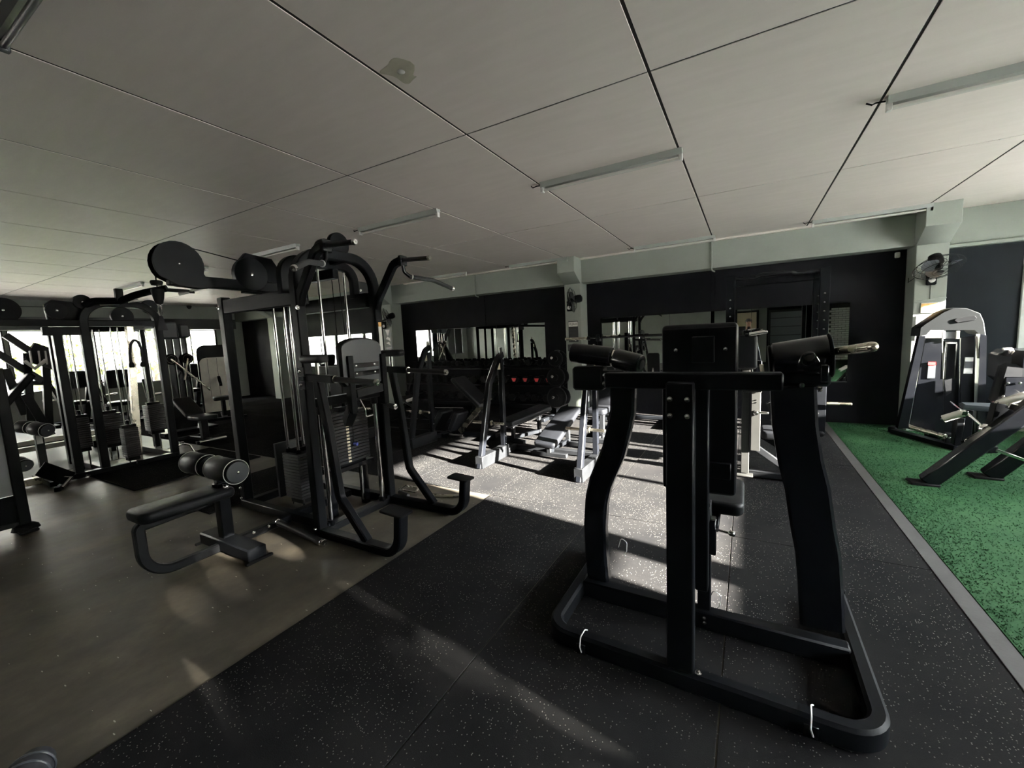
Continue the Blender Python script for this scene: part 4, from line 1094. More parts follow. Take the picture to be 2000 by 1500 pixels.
def pad_bench(name, label, a, b, wd, th, h_mat='vinyl', bow=.0, feet=True):
    """a bench: pad from a to b (centre line of the top), legs under both ends"""
    a, b = V(a), V(b); d = (b - a); L = d.length; d.normalize()
    side = V((d.y, -d.x, 0)).normalized()
    base = V(((a.x + b.x) / 2, (a.y + b.y) / 2, 0))
    t = thing(name, label, 'bench', base)
    MB().cushion((a + b) / 2 - d.cross(side) * 0 - V((0, 0, th / 2)), d, -side, L, wd, th, .05, .022).build('pad', M[h_mat], t)
    MB().bar(a + d * .08 - V((0, 0, th + .03)), b - d * .08 - V((0, 0, th + .03)), .06, .05).build('pad_beam', M['graphite'], t)
    for p in (a + d * .16, b - d * .16):
        MB().bar((p.x, p.y, .02), (p.x, p.y, p.z - th - .03), .05, .06).build('leg', M['graphite'], t)
        q = V((p.x, p.y, .025)); MB().bar(q - side * .24, q + side * .24, .06, .05).build('foot', M['graphite'], t)
    MB().bar((a.x + d.x * .16, a.y + d.y * .16, .06), (b.x - d.x * .16, b.y - d.y * .16, .06), .05, .05).build('base_beam', M['black'], t)
    return t
n0 = at(1062, 872, Y=4.50); n1 = at(1116, 792, Y=5.40)
pad_bench('decline_bench', 'decline bench with shadow-striped pad between the sunlit uprights', (n0.x, 4.50, max(.2, n0.z)), n1, .30, .075)
f0 = at(985, 822, Z=.33); f1 = at(1066, 790, Z=.45)
pad_bench('flat_bench', 'low bench with a long pad left of the decline bench, under the dumbbell rack', f0, f1, .30, .08)
c = at(1183, 800, Y=5.9)
ub = thing('utility_bench', 'adjustable bench with upright sunlit back pad beside the right leaning upright', 'bench', (c.x, 5.9, 0))
MB().cushion((c.x, 5.92, .72), (1, 0, 0), (0, .15, 1), .27, .62, .08, .05, .02).build('back_pad', M['vinyl'], ub)
MB().cushion((c.x, 5.60, .44), (1, 0, 0), (0, 1, 0), .27, .40, .08, .05, .02).build('seat', M['vinyl'], ub)
MB().bar((c.x, 5.45, .05), (c.x, 6.35, .05), .06, .06).bar((c.x - .28, 6.35, .035), (c.x + .28, 6.35, .035), .06, .06).bar((c.x - .2, 5.45, .035), (c.x + .2, 5.45, .035), .06, .06).build('base_frame', M['graphite'], ub)
MB().bar((c.x, 5.7, .06), (c.x, 5.75, .42), .06, .07).build('post', M['graphite'], ub)
MB().bar((c.x, 6.2, .08), (c.x, 5.99, .70), .04, .05).build('prop', M['chrome'], ub)

ib = thing('incline_bench', 'dark incline bench with two long pads behind the knee-raise step', 'bench', (-3.75, 5.25, 0))
a, b = at(893, 738, Y=5.2), at(948, 792, Y=5.2)
MB().bar(a, b, .34, .075, (.3, 0, 1), .02).build('incline_pad', M['vinyl'], ib)
MB().bar(a + V((-.04, .0, -.08)), b + V((-.04, 0, -.08)), .07, .07).build('pad_beam', M['graphite'], ib)
c1 = at(872, 800, Y=5.1); c2 = at(856, 868, Y=5.1); c2.z = max(c2.z, .12)
MB().bar(c1, c2, .30, .09, (1, 0, .2), .02).build('leg_pad', M['vinyl'], ib)
c3 = at(902, 803, Y=5.1); c4 = at(890, 868, Y=5.1); c4.z = max(c4.z, .12)
MB().bar(c3, c4, .30, .09, (1, 0, .2), .02).build('leg_pad', M['vinyl'], ib)
MB().bar(at(956, 775, Y=5.2), (-3.9, 5.15, .08), .07, .08).build('prop', M['steel'], ib)
MB().bar((-4.2, 5.15, .04), (-3.3, 5.25, .04), .08, .07).bar((-4.1, 4.95, .035), (-4.1, 5.4, .035), .07, .06).bar((-3.35, 4.95, .035), (-3.35, 5.5, .035), .07, .06).build('base_frame', M['black'], ib)
MB().bar((-3.45, 5.22, .06), (b.x - .1, b.y, b.z - .08), .07, .07).build('post', M['graphite'], ib)
MB().cyl((-3.98, 4.98, .06), (-3.72, 4.98, .06), .028).build('foot_roller', M['chrome'], ib)
MB().tube([at(850, 797, Y=5.1), at(905, 797, Y=5.1)], .014).build('handle_bar', M['chrome'], ib)
ob = thing('leg_bench', 'dark sloped bench standing left of the incline bench, behind bench rack uprights', 'bench', (-5.0, 5.75, 0))
MB().bar(at(792, 775, Y=5.8), at(850, 812, Y=5.8), .30, .09, (.3, 0, 1), .02).build('pad', M['vinyl'], ob)
p = at(820, 800, Y=5.8)
MB().bar((p.x, 5.8, .05), (p.x, 5.8, p.z - .06), .07, .08).build('post', M['graphite'], ob)
MB().bar((p.x - .5, 5.8, .04), (p.x + .5, 5.8, .04), .08, .07).bar((p.x - .5, 5.55, .035), (p.x - .5, 6.05, .035), .06, .06).bar((p.x + .5, 5.55, .035), (p.x + .5, 6.05, .035), .06, .06).build('base_frame', M['black'], ob)
MB().cyl(at(795, 783, Y=5.6), at(815, 776, Y=5.6), .03).build('grip', M['white'], ob)

# ---- dumbbell rack along the black wall and its dumbbells
DX0, DX1 = -6.85, -3.05
dr = thing('dumbbell_rack', 'long black three-tier dumbbell rack along the wall under the low mirror', 'rack', ((DX0 + DX1) / 2, 7.3, 0))
tiers = ((.27, 7.06), (.60, 7.20), (.92, 7.34))
for x in (DX0, (DX0 + DX1) / 2, DX1):
    MB().bar((x, 7.02, .0), (x, 7.48, 1.02), .06, .08, (0, 1, 0)).build('upright', M['black'], dr)
    MB().span((x - .03, 6.95, 0), (x + .03, 7.6, .06), .005).build('foot', M['black'], dr)
for z, y in tiers:
    MB().bar((DX0, y - .10, z - .03), (DX1, y - .10, z - .03), .05, .03).build('shelf_rail', M['black_gloss'], dr)
    MB().bar((DX0, y + .12, z + .02), (DX1, y + .12, z + .02), .05, .03).build('shelf_rail', M['black_gloss'], dr)
def dumbbell_mesh(r, m):
    mb = MB(); hexa = [(math.cos(math.pi / 3 * k), math.sin(math.pi / 3 * k)) for k in range(6)]
    for s in (-1, 1):
        mb.plate([(r * a, r * b) for a, b in hexa], (0, s * .105, 0), (1, 0, 0), (0, 0, 1), .07, .012)
    mb.cyl((0, -.08, 0), (0, .08, 0), .015, 10)
    return mb.mesh('dumbbell', m)
dm = dumbbell_mesh(.075, M['rubber'])
face = MB().plate([(-.05, .03), (.05, .03), (.022, -.035), (-.022, -.035)], (0, -.142, 0), (1, 0, 0), (0, 0, 1), .004, .001).mesh('end_mark', M['red'])
names = ('lowest', 'middle', 'top')
for k, (z, y) in enumerate(tiers):
    for i in range(15):
        x = DX0 + .18 + i * (DX1 - DX0 - .36) / 14
        o = share('dumbbell', dm, (x, y, z + .085)); o['_o'] = (x, y, z + .085)
        red = k == 1 and 11 <= i <= 14
        o.scale = (1, 1, 1) if k < 2 else (.85, .9, .85)
        if red:
            tag(o, 'black dumbbell with a red end mark on the middle tier, right end', 'dumbbell', 'red-marked dumbbells on the rack')
            q = bpy.data.objects.new('end_mark', face); COL.objects.link(q); q.parent = o
        else:
            tag(o, 'plain black hex dumbbell on the %s tier of the long rack' % names[k], 'dumbbell', 'black dumbbells on the %s tier' % names[k])
# ---- plate tree by the middle column
pt = thing('plate_tree', 'black plate tree holding weight plates in front of the middle column', 'rack', (-2.90, 6.75, 0))
MB().span((-2.94, 6.71, .05), (-2.86, 6.79, 1.25), .006).build('post', M['black'], pt)
MB().span((-3.15, 6.5, 0), (-3.08, 7.0, .06), .006).span((-2.72, 6.5, 0), (-2.65, 7.0, .06), .006).span((-3.1, 6.72, .01), (-2.7, 6.78, .07), .006).build('base_frame', M['black'], pt)
k = 0
for z in (.42, .78, 1.10):
    for s in (-1, 1):
        MB().cyl((-2.90, 6.75 + .03 * s, z), (-2.90, 6.75 + .25 * s, z + .03), .024).build('plate_horn', M['chrome'], pt)
        r = (.19, .17, .14)[k // 2]; k += 1
        o = solo(MB().lathe((-2.90, 6.75 + .07 * s, z + .0), (0, s, .1), [(.026, .0), (r * .8, .0), (r, .008), (r, .036), (r * .93, .042), (r * .85, .03), (.05, .03), (.05, .042), (.026, .042)], 28),
                 'weight_plate', M['rubber'], '%s black weight plate on the %s side of the plate tree' % (('large low', 'medium middle', 'small high')[(k - 1) // 2], 'near' if s < 0 else 'far'), 'weight plate', 'plates on the plate tree')

# ---- squat stand with a barbell in front of the big mirror
sq = thing('squat_stand', 'dark squat stand carrying a barbell in front of the big mirror', 'rack', (-1.6, 6.85, 0))
for x in (-2.15, -1.05):
    MB().span((x - .035, 6.82, 0), (x + .035, 6.89, 1.5), .006).build('upright', M['black'], sq)
    MB().span((x - .04, 6.5, 0), (x + .04, 7.3, .06), .006).build('foot', M['black'], sq)
    MB().span((x - .03, 6.72, 1.38), (x + .03, 6.83, 1.42), .004).span((x - .03, 6.72, 1.41), (x + .03, 6.735, 1.49), .004).build('bar_hook', M['graphite'], sq)
MB().span((-2.15, 7.22, .01), (-1.05, 7.28, .06), .005).build('base_beam', M['black'], sq)
bb = thing('barbell', 'steel barbell lying on the dark squat stand before the big mirror', 'barbell', (-1.65, 6.77, 1.435))
MB().cyl((-2.32, 6.77, 1.436), (-.98, 6.77, 1.436), .014, 14).build('shaft', M['black_gloss'], bb)
for s, x in ((-1, -2.32), (1, -.98)):
    MB().cyl((x, 6.77, 1.436), (x + s * .42, 6.77, 1.436), .025, 16).build('sleeve', M['steel'], bb)
    MB().cyl((x - .02, 6.77, 1.436), (x + .02, 6.77, 1.436), .038, 16).build('collar', M['black_gloss'], bb)

# ---- power rack against the wall
pr = thing('power_rack', 'tall black power rack with drilled uprights against the black wall', 'rack', (.33, 7.0, 0))
hole = MB().lathe((0, 0, 0), (0, -1, 0), [(.012, 0), (.012, .004), (.006, .005), (0, .004)], 12).mesh('hole_bush', M['chrome'])
for x in (-.21, .87):
    for y in (6.78, 7.38):
        MB().span((x - .055, y - .045, .02), (x + .055, y + .045, 2.22), .006).build('upright', M['black'], pr)
        for k2 in range(12): share('hole_bush', hole, (x, y - .0455, .62 + .115 * k2), pr)
    MB().span((x - .05, 6.70, 0), (x + .05, 7.5, .07), .02).build('foot', M['rubber'], pr)
    MB().span((x - .05, 6.80, 2.13), (x + .05, 7.36, 2.22), .005).build('side_beam', M['black'], pr)
    MB().span((x - .02, 6.66, 1.20), (x + .02, 6.73, 1.24), .004).span((x - .02, 6.655, 1.235), (x + .02, 6.67, 1.33), .004).build('bar_hook', M['chrome'], pr)
    MB().span((x - .03, 6.78, .80), (x + .03, 7.38, .88), .005).build('safety_arm', M['graphite'], pr)
MB().span((-.16, 7.34, 2.12), (.82, 7.42, 2.22), .005).build('top_beam', M['black'], pr)
MB().tube(fillet([(-.16, 6.78, 2.18), (.1, 6.78, 2.18), (.16, 6.70, 2.20), (.5, 6.70, 2.20), (.56, 6.78, 2.18), (.82, 6.78, 2.18)], .05), .02, 12).build('pull_up_bar', M['graphite'], pr)
for s, x in ((-1, .815), (1, .925)):
    MB().cyl((x, 6.70, .455), (x + s * (.26 if s > 0 else .37), 6.70, .455), .018, 14).build('weight_horn', M['steel'], pr)
MB().bar((.72, 6.72, .42), (.84, 6.74, .3), .03, .03).build('horn_brace', M['chrome'], pr)
# ---- seated press bench behind the foreground machine
sb = thing('seated_press', 'seated press machine with sunlit steel-grey post and chest pad, behind the foreground press', 'gym machine', (.15, 4.65, 0))
MB().span((-.035, 4.58, .06), (.035, 4.66, 1.12), .005).build('main_post', M['grey_post'], sb)
MB().span((.045, 4.56, .30), (.125, 4.64, .885), .005).build('slide_post', M['grey_post'], sb)
for z in (.80, .775): bolt(sb, (.085, 4.56, z), (0, -1, 0), .006)
MB().cyl((.10, 4.555, .68), (.19, 4.53, .685), .011).lathe((.085, 4.56, .68), (0, -1, 0), [(.022, 0), (.022, .03), (.012, .036)], 16).build('pull_knob', M['chrome'], sb)
MB().cushion((.06, 4.6, .935), (1, 0, 0), (0, 1, 0), .30, .34, .05, .05, .018).build('arm_rest', M['grey_post'], sb)
MB().span((-.03, 4.50, .88), (.13, 4.70, .92), .004).build('rest_bracket', M['grey_post'], sb)
MB().cushion((.005, 4.62, 1.26), (1, 0, 0), (0, 0, 1), .17, .33, .12, .03, .03).build('chest_pad', M['vinyl'], sb)
MB().span((-.04, 4.62, .02), (.60, 4.72, .075), .006).build('base_rail', M['graphite'], sb)
MB().bar((.07, 4.66, .33), (.42, 4.68, .07), .06, .055).build('brace', M['graphite'], sb)
MB().bar((.10, 4.95, .40), (.50, 4.95, .15), .06, .055).build('brace', M['black'], sb)
MB().box((.0, 4.62, .05), (.14, .2, .012), None, .003).build('foot_plate', M['grey_post'], sb)
MB().bar((.575, 4.25, .05), (.575, 5.05, .05), .08, .07).build('cross_foot', M['black'], sb)
MB().box((.575, 4.25, .06), (.10, .03, .11), None, .004).build('end_cap', M['graphite'], sb)
MB().cushion((.30, 4.9, .42), (1, 0, 0), (0, 1, 0), .32, .36, .08, .05, .02).build('seat', M['vinyl'], sb)
MB().bar((.30, 4.9, .1), (.30, 4.9, .4), .06, .06).build('seat_post', M['black'], sb)
MB().bar((.20, 4.8, .75), (.36, 4.8, .45), .05, .06).build('lever', M['graphite'], sb)
MB().span((.22, 4.75, .55), (.30, 4.85, .75), .01).build('cam_housing', M['black_gloss'], sb)
for y in (4.3, 4.95):
    MB().cyl((.02, y, 1.43), (.16, y, 1.45), .012).build('grip', M['chrome'], sb)
MB().bar((.0, 4.3, 1.42), (.0, 4.95, 1.42), .03, .03).build('grip_bar', M['black'], sb)

# ================================================================== machines on the turf
pm = thing('pin_machine', 'black pin-loaded machine with angular hood on the turf, below the wall fan', 'gym machine', (2.1, 6.95, 0))
YM = 6.85
def pz(x, y): p = at(x, y, Y=YM); return (p.x, p.z)
cap = [pz(*q) for q in ((1793, 657), (1795, 641), (1805, 633), (1822, 622), (1842, 609), (1862, 601), (1888, 602), (1914, 612), (1921, 628), (1925, 655), (1912, 652), (1904, 645), (1815, 645), (1806, 655))]
MB().plate(list(reversed(cap)), (0, YM + .13, 0), (1, 0, 0), (0, 0, 1), .30, .012).build('hood', M['hood'], pm)
hh_ = [pz(*q) for q in ((1862, 626), (1866, 622), (1902, 617), (1906, 621), (1903, 625), (1868, 630))]
MB().plate(list(reversed(hh_)), (0, YM - .025, 0), (1, 0, 0), (0, 0, 1), .01, .003).build('hood_badge', M['graphite'], pm)
def strip(nm, q, m, y=YM, th=.04, par=pm): 
    return MB().plate(list(reversed([pz(*p) for p in q])), (0, y, 0), (1, 0, 0), (0, 0, 1), th, .004).build(nm, M[m], par)
strip('side_frame', ((1794, 656), (1806, 656), (1772, 836), (1752, 836)), 'black_gloss', YM + .02, .10)
strip('side_frame', ((1912, 652), (1925, 655), (1922, 850), (1906, 850)), 'black_gloss', YM + .02, .10)
strip('front_shroud', ((1809, 660), (1841, 660), (1845, 848), (1778, 832)), 'black_gloss', YM + .03, .03)
strip('front_shroud', ((1878, 660), (1904, 656), (1904, 850), (1876, 850)), 'black_gloss', YM + .03, .03)
strip('slot_frame', ((1846, 666), (1874, 666), (1876, 850), (1846, 850)), 'black', YM + .06, .03)
strip('slot_edge', ((1848, 671), (1851, 671), (1847, 740), (1844, 740)), 'chrome', YM + .02, .02)
strip('slot_edge', ((1868, 671), (1871, 671), (1866, 740), (1863, 740)), 'chrome', YM + .02, .02)
strip('slot_edge', ((1848, 668), (1871, 668), (1871, 672), (1848, 672)), 'chrome', YM + .02, .02)
strip('post_cap', ((1841, 646), (1846, 646), (1845, 662), (1840, 662)), 'white', YM, .03)
strip('post_cap', ((1868, 646), (1874, 646), (1873, 662), (1867, 662)), 'white', YM, .03)
strip('stack_plate', ((1846, 648), (1868, 648), (1868, 662), (1846, 662)), 'grey_plastic', YM + .02, .02)
strip('light_strip', ((1905, 657), (1909, 657), (1912, 700), (1908, 700)), 'silver', YM, .012)
strip('sticker', ((1814, 707), (1829, 707), (1827, 739), (1811, 739)), 'grey_plastic', YM + .008, .004)
strip('sticker', ((1813.5, 707), (1829, 707), (1829, 713), (1813, 713)), 'red', YM + .004, .003)
strip('sticker', ((1885, 698), (1902, 698), (1900, 730), (1882, 730)), 'white', YM + .008, .004)
strip('sticker_print', ((1885, 706), (1901, 706), (1900, 719), (1884, 719)), 'grey_plastic', YM + .004, .003)
a, b = at(1764, 830, Z=.17), at(1846, 853, Z=.14)
MB().cyl(a, b, .030, 18).build('chrome_bar', M['steel'], pm)
MB().bar(at(1746, 842, Z=.03), at(1872, 876, Z=.03), .10, .06).build('base_frame', M['black'], pm)
MB().bar((2.0, 7.0, .04), (2.4, 7.2, .04), .1, .07).bar((2.36, 6.7, .04), (2.36, 7.3, .04), .08, .07).build('base_frame', M['black'], pm)
p = at(1747, 840, Z=.03); MB().box((p.x - .02, p.y, .04), (.08, .10, .08), Matrix.Rotation(-.4, 3, 'Z'), .01).build('foot', M['rubber'], pm); bolt(pm, (p.x, p.y - .06, .05), (0, -1, 0), .011)
p = at(1851, 858, Z=.09); MB().box(p, (.07, .09, .16), None, .01).build('foot', M['rubber'], pm); bolt(pm, p + V((0, -.05, .03)), (0, -1, 0), .012)
MB().plate([(.0, 0), (.34, .0), (.40, -.05), (.22, -.09), (.02, -.06)], at(1873, 790, Y=6.3), (1, 0, 0), (0, .8, .3), .06, .015).build('seat', M['grey_plastic'], pm)
MB().bar(at(1890, 800, Y=6.35), at(1885, 862, Y=6.35), .07, .08).build('seat_post', M['black'], pm)
MB().bar((2.35, 6.36, .05), (2.2, 6.95, .05), .08, .07).build('base_frame', M['black'], pm)
strip('selector', ((1842, 742), (1857, 738), (1856, 765), (1846, 772)), 'graphite', YM - .02, .03)
MB().tube([at(1857, 785, Y=6.7), at(1880, 803, Y=6.5)], .012).build('link_rod', M['chrome'], pm)

pk = thing('plate_machine', 'low black plate-loaded machine with sloping legs on the turf, cut by the right edge', 'gym machine', (1.9, 5.1, 0))
a = at(1808, 942, Z=.02); b = at(2030, 785, Y=4.95)
sl = fillet([a, a + (b - a) * .28 + V((0, 0, -.02)), b], .3)
MB().bar(a, b, .13, .12, (0, 0, 1), .012).build('sloped_leg', M['black_gloss'], pk)
MB().box(a + V((-.02, 0, -.005)), (.20, .16, .025), None, .01).build('foot', M['rubber'], pk)
a2 = at(1930, 930, Z=.02); b2 = at(2060, 835, Y=5.35)
MB().bar(a2, b2, .13, .12, (0, 0, 1), .012).build('sloped_leg', M['black_gloss'], pk)
MB().box(a2 + V((-.02, 0, -.005)), (.20, .16, .025), None, .01).build('foot', M['rubber'], pk)
MB().bar(at(1945, 879, Y=5.0), at(2030, 908, Y=4.9), .025, .025).build('tie_bar', M['chrome'], pk)
MB().bar(at(1940, 845, Y=5.1), at(1955, 788, Y=5.1), .09, .10).build('upright', M['black'], pk)
MB().bar(at(1866, 868, Y=5.3), at(1874, 815, Y=5.3), .05, .09).build('upright', M['black'], pk)
roller_r = .030
a, b = at(1842, 818, Y=5.25), at(1882, 806, Y=5.2)
MB().cyl(a, b, .033, 18).build('foot_roller', M['silver'], pk); bolt(pk, a, a - b, .016)
MB().box(b, (.05, .06, .05), None, .01).build('roller_bracket', M['chrome'], pk)
MB().tube([at(1890, 808, Y=5.2), at(1921, 834, Y=5.1)], .011).build('pull_rod', M['chrome'], pk)
q = at(1925, 838, Y=5.05); MB().lathe(q + V((0, .02, 0)), (0, -1, 0), [(.02, 0), (.045, .01), (.045, .03), (.03, .045), (0, .047)], 20).build('pivot_cap', M['chrome'], pk)
a, b = at(1950, 789, Y=5.1), at(2005, 772, Y=5.05)
MB().cyl(a, b, .034, 18).build('foot_roller', M['silver'], pk); MB().box(a, (.06, .06, .06), None, .012).build('roller_bracket', M['chrome'], pk)
MB().bar(at(1968, 792, Y=5.0), at(2015, 803, Y=5.0), .05, .05).build('link_arm', M['chrome'], pk)
MB().bar(at(1882, 866, Y=5.15), at(1920, 846, Y=5.05), .06, .015, (.3, -1, .3)).build('slotted_plate', M['graphite'], pk)
for k2 in range(2): MB().ring(at(1890 + 10 * k2, 862 - 4 * k2, Y=5.09), (.1, -1, .5), .018, .005).build('slot_ring', M['chrome'], pk)
c = at(2010, 755, Y=5.2)
MB().box(c, (.42, .10, .36), Matrix.Rotation(.15, 3, 'Y'), .03).build('back_pad', M['vinyl'], pk)
MB().box(c + V((-.02, -.065, .0)), (.30, .02, .18), None, .01).build('pad_plate', M['black_gloss'], pk)
for x, y in ((1969, 748), (1992, 748), (1959, 774), (1982, 774)): bolt(pk, at(x, y, Y=5.12), (0, -1, 0), .011)
MB().box(at(2040, 715, Y=5.4), (.55, .5, .30), None, .05).build('weight_cover', M['black_gloss'], pk)
MB().bar(at(2005, 690, Y=5.3), at(1976, 691, Y=5.3), .03, .02).bar(at(1976, 692, Y=5.3), at(1974, 681, Y=5.3), .03, .02).bar(at(1976, 681, Y=5.3), at(1958, 682, Y=5.3), .03, .02).build('handle', M['silver'], pk)
MB().bar(at(2040, 730, Y=5.3), (2.55, 5.2, .05), .12, .12).bar((2.2, 5.0, .04), (2.9, 5.3, .04), .1, .08).build('frame', M['black'], pk)

# ================================================================== wall fans
def wall_fan(mount, centre, facing, label, R=.225):
    mount, c, d = V(mount), V(centre), V(facing).normalized()
    t = thing('wall_fan', label, 'fan', tuple(mount), 'wall fans on the columns')
    MB().box(mount + V((0, -.02, -.02)), (.10, .045, .17), None, .018).build('wall_bracket', M['black'], t)
    MB().lathe(mount + V((0, -.042, -.04)), (0, -1, 0), [(.034, 0), (.034, .012), (.012, .014), (.012, .03), (0, .03)], 18).build('speed_dial', M['white'], t)
    MB().tube(fillet([mount + V((0, -.04, .04)), mount + V((0, -.13, .06)), c - d * .16], .04), .022, 10).build('neck', M['black'], t)
    MB().lathe(c - d * .19, d, [(.03, 0), (.062, .02), (.072, .07), (.066, .13), (.04, .16)], 20).build('motor', M['black'], t)
    x, y = perp(d)
    mb = MB()
    for h, r in ((0.0, R), (-.045, R * .80), (.05, R * .74), (.068, R * .30), (-.065, R * .38)):
        mb.ring(c + d * h, d, r, .0028 if r < R else .0045, 40, 6)
    for k in range(40):
        a = 2 * math.pi * k / 40; e = x * math.cos(a) + y * math.sin(a)
        mb.tube([c + e * R * .16 + d * .07, c + e * R * .55 + d * .062, c + e * R * .88 + d * .032, c + e * R], .0011, 4, False)
        if k % 2: mb.tube([c + e * R * .26 - d * .07, c + e * R * .62 - d * .058, c + e * R], .0011, 4, False)
    g2 = mb.build('guard', M['black'], t); g2['kind'] = 'stuff'
    MB().lathe(c - d * .05, d, [(.02, 0), (.042, .01), (.042, .06), (.03, .075), (0, .08)], 18).build('hub', M['black'], t)
    for k in range(3):
        a = 2 * math.pi * k / 3 + .5; e = x * math.cos(a) + y * math.sin(a); s = d.cross(e)
        vs = []; n = 7
        for i in range(n):
            u = i / (n - 1); rad = R * (.16 + .72 * u); half = R * (.12 + .30 * math.sin(math.pi * min(1, u * .85 + .12)))
            tw = .035 * (1 - u * .5)
            for w_, hh2 in ((-1, -tw), (1, tw)):
                for th in (-.0012, .0012): vs.append(c + e * rad + s * (half * w_ * .8 + R * .12 * u) + d * (hh2 + th))
        fs = []
        for i in range(n - 1):
            o = i * 4; p2 = o + 4
            fs += [(o, o + 2, p2 + 2, p2), (o + 1, p2 + 1, p2 + 3, o + 3), (o, p2, p2 + 1, o + 1), (o + 2, o + 3, p2 + 3, p2 + 2)]
        fs += [(0, 1, 3, 2), (n * 4 - 4, n * 4 - 2, n * 4 - 1, n * 4 - 3)]
        MB().add(vs, fs).build('blade', M['grey_plastic'], t)
    MB().lathe(c + d * .068, d, [(.034, 0), (.034, .008), (.02, .012), (0, .012)], 18).build('guard_badge', M['black'], t)
    return t
wall_fan(at(1818, 541, Y=7.40), at(1833, 522, Y=7.12), (.10, -.45, -.80), 'black wall fan tilted down on the column above the turf machine', .235)
wall_fan(at(1113, 597, Y=7.40), at(1117, 586, Y=7.14), (-.85, -.5, -.15), 'black wall fan turned sideways on the middle column above a sign', .22)
wall_fan(at(752, 634, Y=7.40), at(756, 620, Y=7.14), (-.7, -.6, -.3), 'black wall fan on the column just behind the tall tower', .22)

# ================================================================== signs, posters and small fittings
def text(body, loc, size, m, parent, name='lettering', font_scale=(1, 1), align='CENTER'):
    cu = bpy.data.curves.new(name, 'FONT'); cu.body = body; cu.size = size; cu.align_x = align; cu.align_y = 'CENTER'
    cu.extrude = .0008; cu.resolution_u = 2
    tmp = bpy.data.objects.new(name, cu); COL.objects.link(tmp)
    dg = bpy.context.evaluated_depsgraph_get()
    me = bpy.data.meshes.new_from_object(tmp.evaluated_get(dg))
    bpy.data.objects.remove(tmp); me.materials.clear(); me.materials.append(M[m])
    R = Matrix.Rotation(math.pi / 2, 4, 'X') @ Matrix.Diagonal((font_scale[0], font_scale[1], 1, 1))
    me.transform(R)
    o = share(name, me, loc, parent); return o
YC = 7.398
c = at(1120, 648, Y=YC)
sg = thing('sign', 'small sign headed PLEASE on the middle column, below the sideways fan', 'sign', (-2.83, YC, 1.36))
MB().span((-2.925, YC - .006, 1.37), (-2.735, YC, 1.76), .001).build('sign_board', M['frame_dark'], sg)
MB().span((-2.92, YC - .008, 1.66), (-2.74, YC - .0065, 1.745), .0005).build('sign_header', M['white'], sg)
text('PLEASE', (-2.83, YC - .0092, 1.702), .05, 'joint', sg, font_scale=(.98, 1.2))
for z, l in ((1.60, .13), (1.54, .10), (1.48, .12)): MB().span((-2.905, YC - .0075, z - .008), (-2.905 + l, YC - .0065, z + .008), .0004).build('print_line', M['grey_plastic'], sg)
MB().plate([(0, .035), (.018, 0), (.012, -.03), (-.012, -.03), (-.016, 0)], (-2.79, YC - .008, 1.42), (1, 0, 0), (0, 0, 1), .002, .0005).build('print_mark', M['white'], sg)
sg2 = thing('notice', 'narrow dark notice on the middle column under the PLEASE sign', 'sign', (-2.83, YC, 1.20))
MB().span((-2.95, YC - .006, 1.20), (-2.74, YC, 1.33), .001).build('notice_board', M['frame_dark'], sg2)
po = thing('poster', 'black and white poster on the column just right of the tall tower', 'poster', (-7.60, YC, 1.25))
MB().span((-7.73, YC - .006, 1.20), (-7.50, YC, 1.86), .001).build('poster_sheet', M['frame_dark'], po)
for q in (((-.07, .62), (.07, .62), (.02, .48), (-.02, .48)), ((-.07, .40), (-.02, .46), (.06, .42), (.08, .34), (.02, .37)), ((-.08, .30), (.03, .33), (.08, .24), (.0, .27))):
    MB().plate([(a, b) for a, b in q], (-7.615, YC - .007, 1.22), (1, 0, 0), (0, 0, 1), .002, .0005).build('print_shape', M['white'], po)
for z in (1.28, 1.32, 1.36, 1.40): MB().span((-7.70, YC - .0075, z - .008), (-7.53, YC - .0062, z + .006), .0004).build('print_line', M['white'], po)
pf2 = thing('framed_picture', 'small orange framed print taped on the sunlit column below the wall fan', 'picture', (2.06, YC, 1.56))
a, b = at(1797, 590, Y=YC), at(1833, 609, Y=YC)
x0, x1, z0, z1 = 1.965, 2.135, 1.575, 1.70
MB().span((x0, YC - .010, z0), (x1, YC - .0005, z1), .003).build('frame', M['white'], pf2)
MB().span((x0 + .006, YC - .0115, z0 + .006), (x1 - .006, YC - .0095, z1 - .006), .0005).build('print', M['orange'], pf2)
for k2, (u, v, l) in enumerate(((.02, .08, .10), (.03, .055, .08), (.02, .03, .12))): MB().span((x0 + u, YC - .0125, z0 + v - .004), (x0 + u + l, YC - .0114, z0 + v + .004), .0003).build('print_line', M['cream'], pf2)
nt = thing('paper_notice', 'white paper notice with faint grey lines, taped below the orange print', 'sign', (2.03, YC, 1.25))
MB().span((1.93, YC - .004, 1.22), (2.17, YC - .0005, 1.54), .0008).build('paper', M['white'], nt)
for z, l in ((1.50, .03), (1.47, .16), (1.42, .08), (1.33, .12)): MB().span((1.96, YC - .005, z - .006), (1.96 + l, YC - .0038, z + .006), .0003).build('print_line', M['grey_plastic'], nt)
MB().span((1.955, YC - .005, 1.345), (2.02, YC - .0038, 1.375), .0003).build('print_patch', M['orange'], nt)
tr2 = MB().bar((1.895, 7.393, 1.715), (2.205, 7.393, 1.755), .012, .02).build('cable_trunking', M['wall'], wall_back)
mb = MB().span((2.05, 7.390, 1.74), (2.062, 7.40, 2.05), .002); mb.build('cable_trunking', M['wall'], wall_back)
solo(MB().box((1.79, 7.735, 2.385), (.055, .04, .075), None, .008).lathe((1.79, 7.712, 2.38), (0, -1, 0), [(.018, 0), (.018, .006), (.008, .008), (0, .006)], 14), 'wall_sensor', M['white'], 'small white sensor box high on the black wall, near the corner column', 'sensor')
